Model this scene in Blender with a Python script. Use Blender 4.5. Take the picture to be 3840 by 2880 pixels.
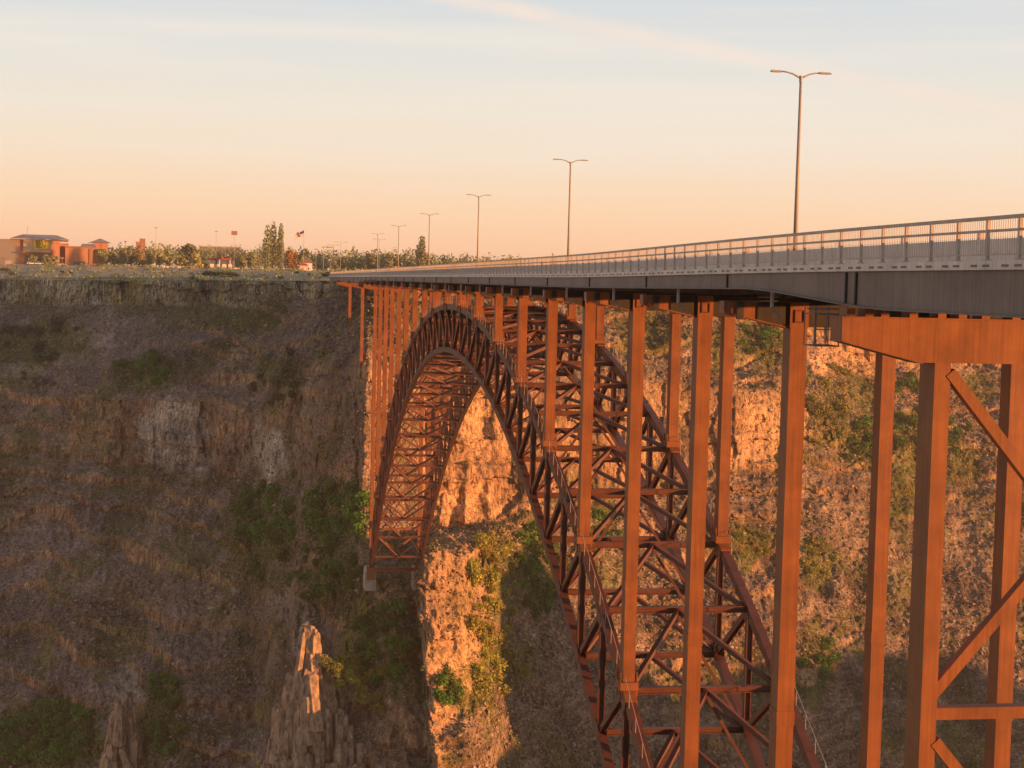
import bpy, math, random
import numpy as np
from mathutils import Vector, Matrix

for o in list(bpy.data.objects): bpy.data.objects.remove(o)
random.seed(7); RNG = np.random.default_rng(7)
SC = bpy.context.scene

# ------------------------------------------------------------------ camera
F, YAW, PITCH, ROLL = 5917.3, math.radians(8.9335), math.radians(3.6882), math.radians(1.3542)
cy, sy = math.cos(YAW), math.sin(YAW)
FWD = np.array([sy*math.cos(PITCH), cy*math.cos(PITCH), -math.sin(PITCH)])
R0 = np.array([cy, -sy, 0.0]); U0 = np.cross(R0, FWD)
RT = math.cos(ROLL)*R0 + math.sin(ROLL)*U0
UP = -math.sin(ROLL)*R0 + math.cos(ROLL)*U0
cam_d = bpy.data.cameras.new("camera"); cam = bpy.data.objects.new("camera", cam_d)
SC.collection.objects.link(cam)
M = Matrix(((RT[0], UP[0], -FWD[0], 0), (RT[1], UP[1], -FWD[1], 0), (RT[2], UP[2], -FWD[2], 0), (0, 0, 0, 1)))
cam.matrix_world = M
cam_d.sensor_width = 36; cam_d.lens = F/3840*36
cam_d.clip_start = 0.5; cam_d.clip_end = 30000
SC.camera = cam

# ------------------------------------------------------------------ light
SUN_AZ = math.radians(61)      # from straight behind the camera towards the right
SUN_EL = math.radians(2.4)
SDIR = Vector((math.sin(SUN_AZ)*math.cos(SUN_EL), -math.cos(SUN_AZ)*math.cos(SUN_EL), math.sin(SUN_EL)))
sl = bpy.data.lights.new("sun", 'SUN'); sl.energy = 5.0; sl.angle = math.radians(0.6); sl.color = (1.0, 0.40, 0.125)
so = bpy.data.objects.new("sun", sl); SC.collection.objects.link(so)
so.rotation_euler = SDIR.to_track_quat('Z', 'Y').to_euler(); so.location = (60, -60, 80)

W = bpy.data.worlds.new("World"); SC.world = W; W.use_nodes = True
nt = W.node_tree; N = nt.nodes; L = nt.links; N.clear()
out = N.new("ShaderNodeOutputWorld"); bg = N.new("ShaderNodeBackground"); L.new(bg.outputs[0], out.inputs[0])
tc = N.new("ShaderNodeTexCoord"); sep = N.new("ShaderNodeSeparateXYZ"); L.new(tc.outputs['Generated'], sep.inputs[0])
rmp = N.new("ShaderNodeValToRGB"); L.new(sep.outputs['Z'], rmp.inputs[0])
def ramp(r, stops):
    e = r.color_ramp.elements
    while len(e) > 2: e.remove(e[-1])
    e[0].position, e[0].color = stops[0][0], (*stops[0][1], 1)
    e[1].position, e[1].color = stops[1][0], (*stops[1][1], 1)
    for p, c in stops[2:]:
        x = e.new(p); x.color = (*c, 1)
ramp(rmp, [(0.0, (.93, .54, .34)), (.020, (.98, .61, .38)), (.046, (.95, .68, .45)), (.075, (.90, .74, .57)),
           (.105, (.84, .77, .65)), (.14, (.75, .75, .71)), (.185, (.63, .69, .73)), (.30, (.36, .40, .45)), (.55, (.21, .235, .28)), (1, (.17, .19, .235))])
# thin streaks of high cloud
mp = N.new("ShaderNodeMapping"); mp.inputs['Rotation'].default_value = (0, math.radians(17), 0); mp.inputs['Scale'].default_value = (1.6, 1.6, 26)
L.new(tc.outputs['Generated'], mp.inputs[0])
nz = N.new("ShaderNodeTexNoise"); nz.inputs['Scale'].default_value = 1.7; nz.inputs['Detail'].default_value = 5; nz.inputs['Roughness'].default_value = .5
L.new(mp.outputs[0], nz.inputs['Vector'])
cr = N.new("ShaderNodeValToRGB"); L.new(nz.outputs['Fac'], cr.inputs[0]); ramp(cr, [(.50, (0, 0, 0)), (.74, (.8, .8, .8))])
hz = N.new("ShaderNodeMapRange"); L.new(sep.outputs['Z'], hz.inputs[0])
hz.inputs[1].default_value = .03; hz.inputs[2].default_value = .13; hz.inputs[3].default_value = 0; hz.inputs[4].default_value = .95
mu = N.new("ShaderNodeMath"); mu.operation = 'MULTIPLY'; L.new(cr.outputs[0], mu.inputs[0]); L.new(hz.outputs[0], mu.inputs[1])
mx = N.new("ShaderNodeMixRGB"); L.new(mu.outputs[0], mx.inputs[0]); L.new(rmp.outputs[0], mx.inputs[1]); mx.inputs[2].default_value = (.88, .80, .70, 1)
# the long contrail-like streak that falls to the right
def plane_dot(n):
    d = N.new("ShaderNodeVectorMath"); d.operation = 'DOT_PRODUCT'; L.new(tc.outputs['Generated'], d.inputs[0]); d.inputs[1].default_value = n; return d.outputs['Value']
def skydir(x, y):
    d = FWD + RT*(x*1.736-1920)/F - UP*(y*1.736-1440)/F
    return d/np.linalg.norm(d)
a, b = skydir(950, -12), skydir(1740, 150)
nn = np.cross(a, b); nn /= np.linalg.norm(nn)
ab = N.new("ShaderNodeMath"); ab.operation = 'ABSOLUTE'; L.new(plane_dot(tuple(nn)), ab.inputs[0])
nw = N.new("ShaderNodeTexNoise"); nw.inputs['Scale'].default_value = 30; nw.inputs['Detail'].default_value = 4; L.new(tc.outputs['Generated'], nw.inputs['Vector'])
st = N.new("ShaderNodeMapRange"); st.interpolation_type = 'SMOOTHSTEP'; L.new(ab.outputs[0], st.inputs[0])
st.inputs[1].default_value = .0005; st.inputs[2].default_value = .0085; st.inputs[3].default_value = 1.15; st.inputs[4].default_value = 0
m2 = N.new("ShaderNodeMath"); m2.operation = 'MULTIPLY'; L.new(st.outputs[0], m2.inputs[0]); L.new(nw.outputs['Fac'], m2.inputs[1])
mx2 = N.new("ShaderNodeMixRGB"); L.new(m2.outputs[0], mx2.inputs[0]); L.new(mx.outputs[0], mx2.inputs[1]); mx2.inputs[2].default_value = (.90, .76, .66, 1)
# the sky opposite the low sun is dimmer
dk = N.new("ShaderNodeMapRange"); dk.interpolation_type = 'SMOOTHSTEP'; L.new(plane_dot((-SDIR.x, -SDIR.y, 0)), dk.inputs[0])
dk.inputs[1].default_value = .62; dk.inputs[2].default_value = .95; dk.inputs[3].default_value = 1; dk.inputs[4].default_value = .80
mx3 = N.new("ShaderNodeMixRGB"); mx3.blend_type = 'MULTIPLY'; mx3.inputs[0].default_value = 1; L.new(mx2.outputs[0], mx3.inputs[1]); L.new(dk.outputs[0], mx3.inputs[2])
L.new(mx3.outputs[0], bg.inputs[0]); bg.inputs[1].default_value = 0.455

SC.view_settings.view_transform = 'Standard'; SC.view_settings.look = 'None'
SC.view_settings.exposure = 1.2; SC.view_settings.gamma = 1; SC.view_settings.use_curve_mapping = False

# ------------------------------------------------------------------ helpers
def link(o, parent=None):
    SC.collection.objects.link(o)
    if parent is not None: o.parent = parent
    return o
def tag(o, label=None, cat=None, group=None, kind=None):
    if label: o['label'] = label
    if cat: o['category'] = cat
    if group: o['group'] = group
    if kind: o['kind'] = kind
    return o
def empty(name, loc=(0, 0, 0), rz=0, label=None, cat=None, group=None):
    o = bpy.data.objects.new(name, None); o.location = loc; o.rotation_euler = (0, 0, rz); o.empty_display_size = .5
    link(o); return tag(o, label, cat, group)
class MB:
    def __init__(s): s.v = []; s.f = []; s.n = 0
    def add(s, v, f):
        s.v += [tuple(p) for p in v]; s.f += [tuple(i+s.n for i in q) for q in f]; s.n = len(s.v); return s
    def box(s, x0, x1, y0, y1, z0, z1):
        return s.add([(x0,y0,z0),(x1,y0,z0),(x1,y1,z0),(x0,y1,z0),(x0,y0,z1),(x1,y0,z1),(x1,y1,z1),(x0,y1,z1)],
                     [(0,3,2,1),(4,5,6,7),(0,1,5,4),(1,2,6,5),(2,3,7,6),(3,0,4,7)])
    def bar(s, p, q, w, h, up=(0, 0, 1)):          # w sideways, h along up
        p, q = Vector(p), Vector(q); d = (q-p).normalized(); up = Vector(up)
        if abs(d.dot(up)) > .98: up = Vector((0, 1, 0))
        sd = d.cross(up).normalized(); u = sd.cross(d).normalized(); c = []
        for e in (p, q):
            for a, b in ((-1,-1),(1,-1),(1,1),(-1,1)): c.append(e+sd*a*w/2+u*b*h/2)
        return s.add(c, [(0,1,2,3),(7,6,5,4),(0,4,5,1),(1,5,6,2),(2,6,7,3),(3,7,4,0)])
    def ibar(s, p, q, w, h, t=.06, up=(0, 0, 1)):  # wide flange member
        p, q = Vector(p), Vector(q); d = (q-p).normalized(); u0 = Vector(up)
        if abs(d.dot(u0)) > .98: u0 = Vector((0, 1, 0))
        sd = d.cross(u0).normalized(); u = sd.cross(d).normalized()
        s.bar(p+u*(h-t)/2, q+u*(h-t)/2, w, t, u); s.bar(p-u*(h-t)/2, q-u*(h-t)/2, w, t, u); s.bar(p, q, t, h-2*t, u); return s
    def tube(s, pts, rad, n=8, cap=True):
        pts = [Vector(p) for p in pts]; rad = [rad]*len(pts) if not hasattr(rad, '__len__') else rad; vs = []; fs = []
        for i, p in enumerate(pts):
            d = (pts[min(i+1, len(pts)-1)]-pts[max(i-1, 0)]).normalized()
            a = d.orthogonal().normalized() if abs(d.z) > .9 else d.cross(Vector((0,0,1))).normalized()
            b = d.cross(a)
            for k in range(n):
                t = 2*math.pi*k/n; vs.append(p+a*math.cos(t)*rad[i]+b*math.sin(t)*rad[i])
        for i in range(len(pts)-1):
            for k in range(n): fs.append((i*n+k, i*n+(k+1) % n, (i+1)*n+(k+1) % n, (i+1)*n+k))
        if cap: fs += [tuple(range(n))[::-1], tuple(range((len(pts)-1)*n, len(pts)*n))]
        return s.add(vs, fs)
    def prism(s, poly, y0, y1):                    # poly in (x, z), extruded along y
        n = len(poly); v = [(x, y0, z) for x, z in poly]+[(x, y1, z) for x, z in poly]
        return s.add(v, [tuple(range(n)), tuple(range(2*n-1, n-1, -1))]+[(i, i+n, (i+1) % n+n, (i+1) % n) for i in range(n)])
    def mesh(s, name, mat):
        m = bpy.data.meshes.new(name); m.from_pydata(s.v, [], s.f); m.materials.append(mat); m.update(); return m
    def build(s, name, mat, parent=None, smooth=False):
        m = s.mesh(name, mat)
        if smooth:
            for p in m.polygons: p.use_smooth = True
        return link(bpy.data.objects.new(name, m), parent)
def fast_mesh(name, v, quads, mat, smooth=False):
    v = np.asarray(v, np.float32); q = np.asarray(quads, np.int32); k = q.shape[1]
    m = bpy.data.meshes.new(name); m.vertices.add(len(v)); m.vertices.foreach_set('co', v.ravel())
    m.loops.add(q.size); m.loops.foreach_set('vertex_index', q.ravel()); m.polygons.add(len(q))
    m.polygons.foreach_set('loop_start', np.arange(0, q.size, k, dtype=np.int32))
    m.polygons.foreach_set('loop_total', np.full(len(q), k, np.int32))
    if smooth: m.polygons.foreach_set('use_smooth', np.ones(len(q), bool))
    m.materials.append(mat); m.update(calc_edges=True); return m

# sight line through a place of the view (x, y in a 2212 x 1659 frame) cut at horizontal distance D, or at depth Y
def sight(x, y, D=None, Y=None):
    d = FWD + RT*(x*1.736-1920)/F - UP*(y*1.736-1440)/F
    t = D/math.hypot(d[0], d[1]) if D else Y/d[1]
    return d*t
def azi(x, y=600):
    d = FWD + RT*(x*1.736-1920)/F - UP*(y*1.736-1440)/F
    return math.atan2(d[0], d[1])

# ------------------------------------------------------------------ materials
def mat(name, col, rough=.7, metal=0, var=.12, scale=3, bump=0, bscale=20, col2=None, spec=.3, stretch=None, obj_rand=0, streak=0):
    m = bpy.data.materials.new(name); m.use_nodes = True; t = m.node_tree; n, l = t.nodes, t.links
    b = n['Principled BSDF']; b.inputs['Roughness'].default_value = rough; b.inputs['Metallic'].default_value = metal
    b.inputs['Specular IOR Level'].default_value = spec
    c = n.new('ShaderNodeTexCoord'); v = c.outputs['Object']
    if stretch:
        k = n.new('ShaderNodeMapping'); k.inputs['Scale'].default_value = stretch; l.new(v, k.inputs[0]); v = k.outputs[0]
    z = n.new('ShaderNodeTexNoise'); z.inputs['Scale'].default_value = scale; z.inputs['Detail'].default_value = 6; z.inputs['Roughness'].default_value = .65
    l.new(v, z.inputs['Vector'])
    r = n.new('ShaderNodeValToRGB'); l.new(z.outputs['Fac'], r.inputs[0])
    c2 = col2 or tuple(x*(1-var*2.2) for x in col)
    ramp(r, [(.3, c2), (.7, tuple(min(1, x*(1+var)) for x in col))])
    colout = r.outputs[0]
    if streak:
        k = n.new('ShaderNodeMapping'); k.inputs['Scale'].default_value = (5, 5, .12); l.new(c.outputs['Object'], k.inputs[0])
        z3 = n.new('ShaderNodeTexNoise'); z3.inputs['Scale'].default_value = 2; z3.inputs['Detail'].default_value = 4; l.new(k.outputs[0], z3.inputs['Vector'])
        r3 = n.new('ShaderNodeMapRange'); l.new(z3.outputs['Fac'], r3.inputs[0]); r3.inputs[1].default_value = .35; r3.inputs[2].default_value = .7; r3.inputs[3].default_value = 1; r3.inputs[4].default_value = 1-streak
        mm = n.new('ShaderNodeMixRGB'); mm.blend_type = 'MULTIPLY'; mm.inputs[0].default_value = 1; l.new(colout, mm.inputs[1]); l.new(r3.outputs[0], mm.inputs[2]); colout = mm.outputs[0]
    if obj_rand:
        oi = n.new('ShaderNodeObjectInfo'); hs = n.new('ShaderNodeHueSaturation'); l.new(colout, hs.inputs['Color'])
        mr = n.new('ShaderNodeMapRange'); l.new(oi.outputs['Random'], mr.inputs[0]); mr.inputs[3].default_value = 1-obj_rand; mr.inputs[4].default_value = 1+obj_rand
        l.new(mr.outputs[0], hs.inputs['Value']); m3 = n.new('ShaderNodeMapRange'); l.new(oi.outputs['Random'], m3.inputs[0]); m3.inputs[3].default_value = .47; m3.inputs[4].default_value = .52
        l.new(m3.outputs[0], hs.inputs['Hue']); colout = hs.outputs[0]
    l.new(colout, b.inputs['Base Color'])
    if bump:
        z2 = n.new('ShaderNodeTexNoise'); z2.inputs['Scale'].default_value = bscale; z2.inputs['Detail'].default_value = 5; l.new(v, z2.inputs['Vector'])
        bp = n.new('ShaderNodeBump'); bp.inputs['Strength'].default_value = bump; bp.inputs['Distance'].default_value = .1
        l.new(z2.outputs['Fac'], bp.inputs['Height']); l.new(bp.outputs[0], b.inputs['Normal'])
    return m
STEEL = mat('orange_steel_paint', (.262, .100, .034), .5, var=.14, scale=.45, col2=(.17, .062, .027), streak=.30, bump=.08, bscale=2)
ARCHST = mat('shade_darkened_red_steel_paint', (.125, .047, .031), .4, var=.10, scale=.9, spec=.5, col2=(.08, .031, .022), streak=.15)  # arch steel darkened: shade from the deck is put into the colour
GIRD = mat('brown_girder_paint', (.235, .198, .178), .7, var=.10, scale=.5, streak=.22)
DARKG = mat('shade_dark_brown_steel', (.045, .037, .033), .8, var=.15, scale=.7, streak=.2)  # brown steel with the under-deck shade put into its colour
CONC = mat('pale_bridge_concrete', (.72, .68, .64), .85, var=.10, scale=.8, bump=.2, bscale=8, streak=.18)
RAILM = mat('weathered_rail_metal', (.46, .40, .35), .6, var=.1, scale=2)
ASPH = mat('asphalt', (.06, .058, .056), .9, var=.15, scale=1.5, bump=.3, bscale=30)
LAMPM = mat('grey_brown_lamp_paint', (.33, .29, .25), .5, var=.06)
GALV = mat('galvanised_pipe', (.36, .35, .36), .5, var=.1)
GLASS = mat('lamp_lens_glass', (.5, .5, .48), .2)
PED = mat('footing_concrete', (.36, .33, .30), .9, var=.15, scale=.7, bump=.3, bscale=6)

# ------------------------------------------------------------------ noise on arrays
TBL = RNG.random(65536).astype(np.float32)
def vn(p):
    i = np.floor(p).astype(np.int64); f = (p-i); f = f*f*(3-2*f); r = 0
    for a in (0, 1):
        wa = f[:, 0] if a else 1-f[:, 0]
        for b in (0, 1):
            wb = wa*(f[:, 1] if b else 1-f[:, 1])
            for c in (0, 1):
                w = wb*(f[:, 2] if c else 1-f[:, 2])
                h = ((i[:, 0]+a)*73856093 ^ (i[:, 1]+b)*19349663 ^ (i[:, 2]+c)*83492791) & 65535
                r = r+w*TBL[h]
    return r
def fbm(p, o=4, g=.5):
    s = 0; a = 1; t = 0
    for k in range(o):
        s = s+a*vn(p*(2.03**k)+k*17.3); t += a; a *= g
    return s/t-.5
def sstep(a, b, x):
    t = np.clip((x-a)/(b-a), 0, 1); return t*t*(3-2*t)

# ------------------------------------------------------------------ terrain
exec_terrain = True
# profile of the far wall at a number of bearings: (x of the bearing, [(sight y, horizontal distance), ...] from rim to river)
PROF = [
 (-700, [(592,560),(640,556),(720,545),(880,500),(1000,492),(1250,450),(1500,410),(1720,385),(2050,340)]),
 (-150, [(600,545),(657,541),(795,505),(880,484),(1010,461),(1250,420),(1490,380),(1700,352),(2050,310)]),
 (0,    [(602,540),(662,537),(798,500),(868,482),(1012,460),(1250,415),(1490,375),(1700,350),(2050,305)]),
 (250,  [(604,540),(664,537),(722,510),(862,468),(1006,457),(1250,410),(1480,370),(1700,345),(2050,300)]),
 (420,  [(604,538),(660,535),(760,500),(868,462),(1008,452),(1250,402),(1470,366),(1700,340),(2050,296)]),
 (550, [(605,537),(656,534),(760,492),(900,452),(1050,438),(1250,402),(1440,378),(1700,352),(2050,300)]),
 (620, [(606,536),(650,533),(750,482),(850,430),(1040,414),(1210,392),(1400,372),(1700,345),(2050,290)]),
 (700, [(606,535),(648,532),(735,465),(815,413),(1010,398),(1190,380),(1370,368),(1700,342),(2050,285)]),
 (790, [(607,533),(645,530),(715,450),(768,406),(1000,388),(1200,371),(1350,362),(1700,334),(2050,280)]),
 (860, [(608,533),(645,530),(700,455),(800,418),(1060,395),(1240,367),(1330,358),(1700,328),(2050,278)]),
 (903, [(609,533),(645,530),(705,460),(835,432),(1130,404),(1240,368),(1340,360),(1700,328),(2050,280)]),
 (926, [(610,534),(648,531),(710,465),(845,442),(1150,424),(1200,353),(1550,333),(1700,318),(2050,278)]),
 (1010, [(611,535),(648,532),(713,468),(848,445),(1155,427),(1195,359),(1545,338),(1700,322),(2050,282)]),
 (1075, [(611,536),(649,533),(716,472),(850,448),(1140,432),(1182,378),(1500,350),(1700,332),(2050,288)]),
 (1140, [(612,537),(650,534),(720,478),(852,452),(1110,440),(1185,410),(1480,378),(1700,350),(2050,300)]),
 (1200, [(613,540),(653,537),(740,488),(852,468),(1080,458),(1230,430),(1470,390),(1700,362),(2050,312)]),
 (1300, [(614,543),(656,540),(770,498),(800,488),(1060,474),(1250,440),(1460,400),(1700,370),(2050,320)]),
 (1450, [(615,545),(668,541),(770,506),(830,488),(1050,474),(1250,440),(1450,403),(1700,373),(2050,322)]),
 (1560, [(616,545),(690,541),(790,512),(848,486),(1020,474),(1250,438),(1450,402),(1700,373),(2050,322)]),
 (1680, [(617,545),(700,541),(800,514),(846,488),(1000,476),(1240,440),(1450,404),(1700,375),(2050,324)]),
 (1760, [(618,545),(735,540),(830,520),(905,498),(965,492),(1220,448),(1450,410),(1700,380),(2050,328)]),
 (1900, [(620,545),(780,540),(870,522),(935,503),(985,498),(1240,450),(1450,412),(1700,382),(2050,330)]),
 (2150, [(624,548),(800,542),(900,522),(950,505),(1010,499),(1250,452),(1450,414),(1700,384),(2050,330)]),
 (2900, [(635,580),(800,572),(900,550),(950,530),(1040,520),(1260,470),(1480,430),(1720,395),(2080,340)]),
]
NC, SEG = 1250, [46, 90, 76, 110, 120, 110, 90, 60]
xs = np.linspace(-700, 2900, NC)
# to the left the gorge bends away from the viewer, so that its wall turns its back to the low sun
def bend(x): return 1+.30*min(1, max(0, (800-x)/800))**.85+.14*min(1, max(0, -x/700))+.34*max(0, (x-1180)/1100)
PROF = [(x, [(y_, d_*bend(x)) for y_, d_ in pr]) for x, pr in PROF]
P0 = np.array([[[*(lambda s: (q[1], s[2]))(sight(x, q[0], D=q[1]))] for q in pr] for x, pr in PROF])   # col, level, (D, z)
XC = np.array([p[0] for p in PROF], float)
lev = np.concatenate([np.linspace(i, i+1, n, endpoint=False) for i, n in enumerate(SEG)]+[[len(SEG)]])
NR = len(lev)
AZ = np.array([azi(x) for x in xs])
gx = np.repeat(xs[:, None], NR, 1); gl = np.repeat(lev[None, :], NC, 0); ga = np.repeat(AZ[:, None], NR, 1)
def prof_at(x, l):
    i = np.clip(np.searchsorted(XC, x)-1, 0, len(XC)-2); t = np.clip((x-XC[i])/(XC[i+1]-XC[i]), 0, 1); t = t*t*(3-2*t)*.6+t*.4
    k = np.clip(np.floor(l).astype(int), 0, len(SEG)-1); u = l-k
    a = P0[i, k]*(1-u)[..., None]+P0[i, k+1]*u[..., None]; b = P0[i+1, k]*(1-u)[..., None]+P0[i+1, k+1]*u[..., None]
    r = a*(1-t)[..., None]+b*t[..., None]
    return r[..., 0], r[..., 1]
q = np.stack([gx.ravel()/40, gl.ravel()*1.3, np.zeros(gx.size)], 1)
wig = fbm(q, 4).reshape(gx.shape)*34*np.clip(gl, 0, 1)
wig = wig-np.clip(gl-5, 0, 2.2)*26*np.exp(-((gx-935)/70)**2)+fbm(np.stack([gx.ravel()/25, gl.ravel()*9, np.ones(gx.size)*4], 1), 4).reshape(gx.shape)*38*np.exp(-((gx-920)/60)**2)*np.clip(gl-4, 0, 1)
edge = np.stack([gx.ravel()/55, np.zeros(gx.size), np.ones(gx.size)*5+np.floor(gl.ravel()+.5)*3.1], 1)
D, Z = prof_at(gx+wig, gl)
cut = fbm(np.stack([gx.ravel()/18, gl.ravel()*.4, np.ones(gx.size)*9], 1), 4).reshape(gx.shape)
dD = np.gradient(D, axis=1); dZ = np.gradient(Z, axis=1)
steep = np.clip(np.abs(dZ)/(np.abs(dD)+1e-6)/2.2, 0, 1)
steep = sstep(.35, .95, steep)
k = np.ones(5)/5
for _ in range(2): steep = np.apply_along_axis(lambda r: np.convolve(np.pad(r, 2, 'edge'), k, 'valid'), 1, steep)
X = np.sin(ga)*D; Yc = np.cos(ga)*D
P = np.stack([X, Yc, Z], -1).reshape(-1, 3)
arc = (ga*470).ravel()
st_ = steep.ravel()
# fluted, ledged basalt on the steep parts; gullies and rubble on the talus
def h1(i, k=0): return TBL[(i.astype(np.int64)*9176+k*131+(i.astype(np.int64)**2)*77) & 65535]
wx = fbm(np.stack([arc/9, P[:, 2]/12, np.zeros(len(P))], 1), 3)
ci = np.floor(arc/2.6+wx*2.2); li = np.floor(P[:, 2]/4.2+fbm(np.stack([arc/14, P[:, 2]/9, np.ones(len(P))], 1), 3)*2.6)
col_ = np.stack([arc/8, P[:, 2]/38, P[:, 1]/40], 1)
flute = (np.abs(fbm(col_, 3))*-2+.25)*5.0+(h1(ci)-.5)*2.6+(h1(ci*7+li*3, 5)-.5)*1.3+fbm(P/2.4, 3)*2.2
ledge = (h1(li, 9)-.5)*3.0+fbm(np.stack([arc/22, P[:, 2]/3.0, np.zeros(len(P))], 1), 3)*2.4
big = fbm(P/np.array([30, 30, 24]), 3)*8
rid = .5-np.abs(fbm(P/4.2, 3))*3
rub = fbm(P/7, 4)*3.0+rid*1.3+(vn(P/1.25)-.5)*1.5+(vn(P/.75+5)-.5)*.8
rub = rub+fbm(P/np.array([16, 16, 9]), 3)*5
gul = np.abs(fbm(np.stack([arc/18, P[:, 2]/70, np.ones(len(P))*3], 1), 3))*-6+.9
tm = sstep(.0, .14, fbm(np.stack([arc/45, P[:, 2]/30, np.ones(len(P))*7], 1), 3)+.03)*(1-st_)
fr = P[:, 2]/8.5+fbm(np.stack([arc/30, P[:, 2]/20, np.ones(len(P))*2], 1), 3)*2.4; fr = fr-np.floor(fr)
terr = (sstep(.50, .82, fr)-fr)*tm*5.2; tcl = tm*sstep(.46, .56, fr)*sstep(.90, .80, fr)
fade = sstep(0, .12, gl.ravel())
dd = (st_*(flute+ledge+big*.35)+(1-st_)*(big*.5+terr+tcl*(flute*.35+ledge*.2)))*fade
rdg = 15*np.exp(-((gx-(655+(gl-6)*75))/42)**2)*np.clip((gl-5.55)*2.2, 0, 1)*(gl < 8); dd = dd+(rdg.ravel()*(1+fbm(np.stack([gx.ravel()/18, gl.ravel()*12, np.ones(gx.size)], 1), 3)*.9))
dz = ((1-st_)*(rub+gul)+st_*(vn(P/1.6)-.5)*1.1)*fade
Dn = D.ravel()-dd; Zn = P[:, 2]+dz
# keep the benches the bridge feet stand on level
def flat(cx, cyy, r, z):
    global Zn
    w = 1-sstep(r*.7, r*1.5, np.hypot(np.sin(ga.ravel())*Dn-cx, np.cos(ga.ravel())*Dn-cyy)); Zn = Zn*(1-w)+z*w
V = np.stack([np.sin(ga.ravel())*Dn, np.cos(ga.ravel())*Dn, Zn], 1)
# plateau behind the rim
PL = np.array([541, 545, 551, 560, 575, 592, 612, 640, 680, 740, 820, 950, 1200, 1700, 2600, 4500, 9000.])
def zplat(d): return np.interp(d, [530, 548, 600, 640, 1000, 2500, 9000], [-2.4, -2.0, 1.0, 2.4, 4.0, 8, 14])
rim = V.reshape(NC, NR, 3)[:, 0]
rows = []
for j, d in enumerate(PL[::-1]):
    s = d/541.0
    base = rim*s; z = zplat(d+0*base[:, 0])*np.hypot(rim[:, 0], rim[:, 1])/541; w = min(1, (d-541)/18)
    z = rim[:, 2]*(1-w)+z*w
    pts = np.stack([base[:, 0]/10, base[:, 1]/10, np.zeros(NC)], 1)
    z = z+fbm(pts, 3)*1.3*w*(1 if d < 640 else 0.3)
    rows.append(np.stack([base[:, 0], base[:, 1], z], 1))
NP = len(rows)
ALL = np.concatenate([np.stack(rows, 1), V.reshape(NC, NR, 3)[:, 1:]], 1)   # NC, NP+NR-1
NT = ALL.shape[1]
stC = np.maximum(steep, tcl.reshape(steep.shape)*.9)
stT = np.concatenate([np.zeros((NC, NP)), stC[:, 1:]], 1); levT = np.concatenate([np.zeros((NC, NP))-1, gl[:, 1:]], 1); gxT = np.repeat(xs[:, None], NT, 1)
AV = ALL.reshape(-1, 3)
idx = np.arange(NC*NT).reshape(NC, NT)
quads = np.stack([idx[:-1, :-1], idx[:-1, 1:], idx[1:, 1:], idx[1:, :-1]], -1).reshape(-1, 4)
# where each point of ground is seen (for planting)
dv = AV@FWD; SXv = ((AV@RT)/dv*F+1920)/1.736; SYv = (1440-(AV@UP)/dv*F)/1.736
def blob(cx, cyy, rx, ry, ns=.55, seed=0):
    n = fbm(np.stack([SXv/26+seed, SYv/26, np.zeros(len(SXv))], 1), 4)
    return sstep(1.15, .75, np.hypot((SXv-cx)/rx, (SYv-cyy)/ry)+n*ns*2)
def front(lo, hi): return ((dv > lo) & (dv < hi)).astype(float)
n1 = fbm(AV/np.array([22, 22, 14]), 4); n2 = fbm(AV/4.5+7, 3)
veg = np.clip(sstep(.03, .16, n1+n2*.5)*.75*(1-.6*stT.ravel()), 0, 1)
VEG = [(90,740,120,55),(320,810,80,45),(30,790,70,40),(520,690,90,30),(600,800,50,40),(720,1120,80,90),(560,1160,80,120),(100,1600,170,90),(350,1560,50,110),(820,1400,100,110),(730,1270,90,60),
       (1080,1240,60,110),(1160,1200,70,90),(990,1310,40,60),(1060,1430,90,70),(1010,1500,60,50),(1640,740,50,60),(1560,760,70,50),(1800,900,60,80),(1880,840,60,70),(1930,980,50,70),(1860,960,60,50),(1770,1210,40,60),(1600,1180,60,60),
       (1990,960,50,80),(1700,980,60,40),(2080,1000,40,60),(1950,1080,50,50),(1760,1440,40,90),(1400,720,60,50),(1290,1130,60,50),(2110,840,40,40)]
for i, (a_, b_, c_, d_) in enumerate(VEG): veg = np.maximum(veg, blob(a_, b_, c_, d_, .6, i)*.95)
pale = np.zeros(len(AV))  # pale rock; patches on sunlit cliff and buttress also paint in sunlight
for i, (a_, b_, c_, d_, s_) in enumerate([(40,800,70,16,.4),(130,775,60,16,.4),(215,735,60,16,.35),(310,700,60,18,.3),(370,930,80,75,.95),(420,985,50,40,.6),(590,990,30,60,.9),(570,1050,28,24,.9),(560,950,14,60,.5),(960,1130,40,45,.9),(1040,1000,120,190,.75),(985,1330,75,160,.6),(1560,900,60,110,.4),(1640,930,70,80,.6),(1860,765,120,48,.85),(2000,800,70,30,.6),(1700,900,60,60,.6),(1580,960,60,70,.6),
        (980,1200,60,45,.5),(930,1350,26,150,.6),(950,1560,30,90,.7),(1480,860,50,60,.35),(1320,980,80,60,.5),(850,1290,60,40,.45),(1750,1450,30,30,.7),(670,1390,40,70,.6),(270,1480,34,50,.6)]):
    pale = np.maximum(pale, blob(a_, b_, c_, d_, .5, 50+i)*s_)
ochre = sstep(.0, .2, fbm(AV/np.array([9, 9, 30])+31, 3))*stT.ravel()
ochre = np.maximum(ochre, sstep(-.02, .10, fbm(AV/np.array([26, 26, 60])+11, 3))*stT.ravel()*((levT.ravel() < 1.3) & (gxT.ravel() < 800))*1.5)
plat = (levT.ravel() < 0).astype(float)
tone = sstep(-.10, .10, fbm(AV/np.array([40, 40, 22])+3, 3)+.10)*(gxT.ravel() < 900)*np.clip(1.2-np.abs(gxT.ravel()-300)/900, .3, 1)
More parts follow.
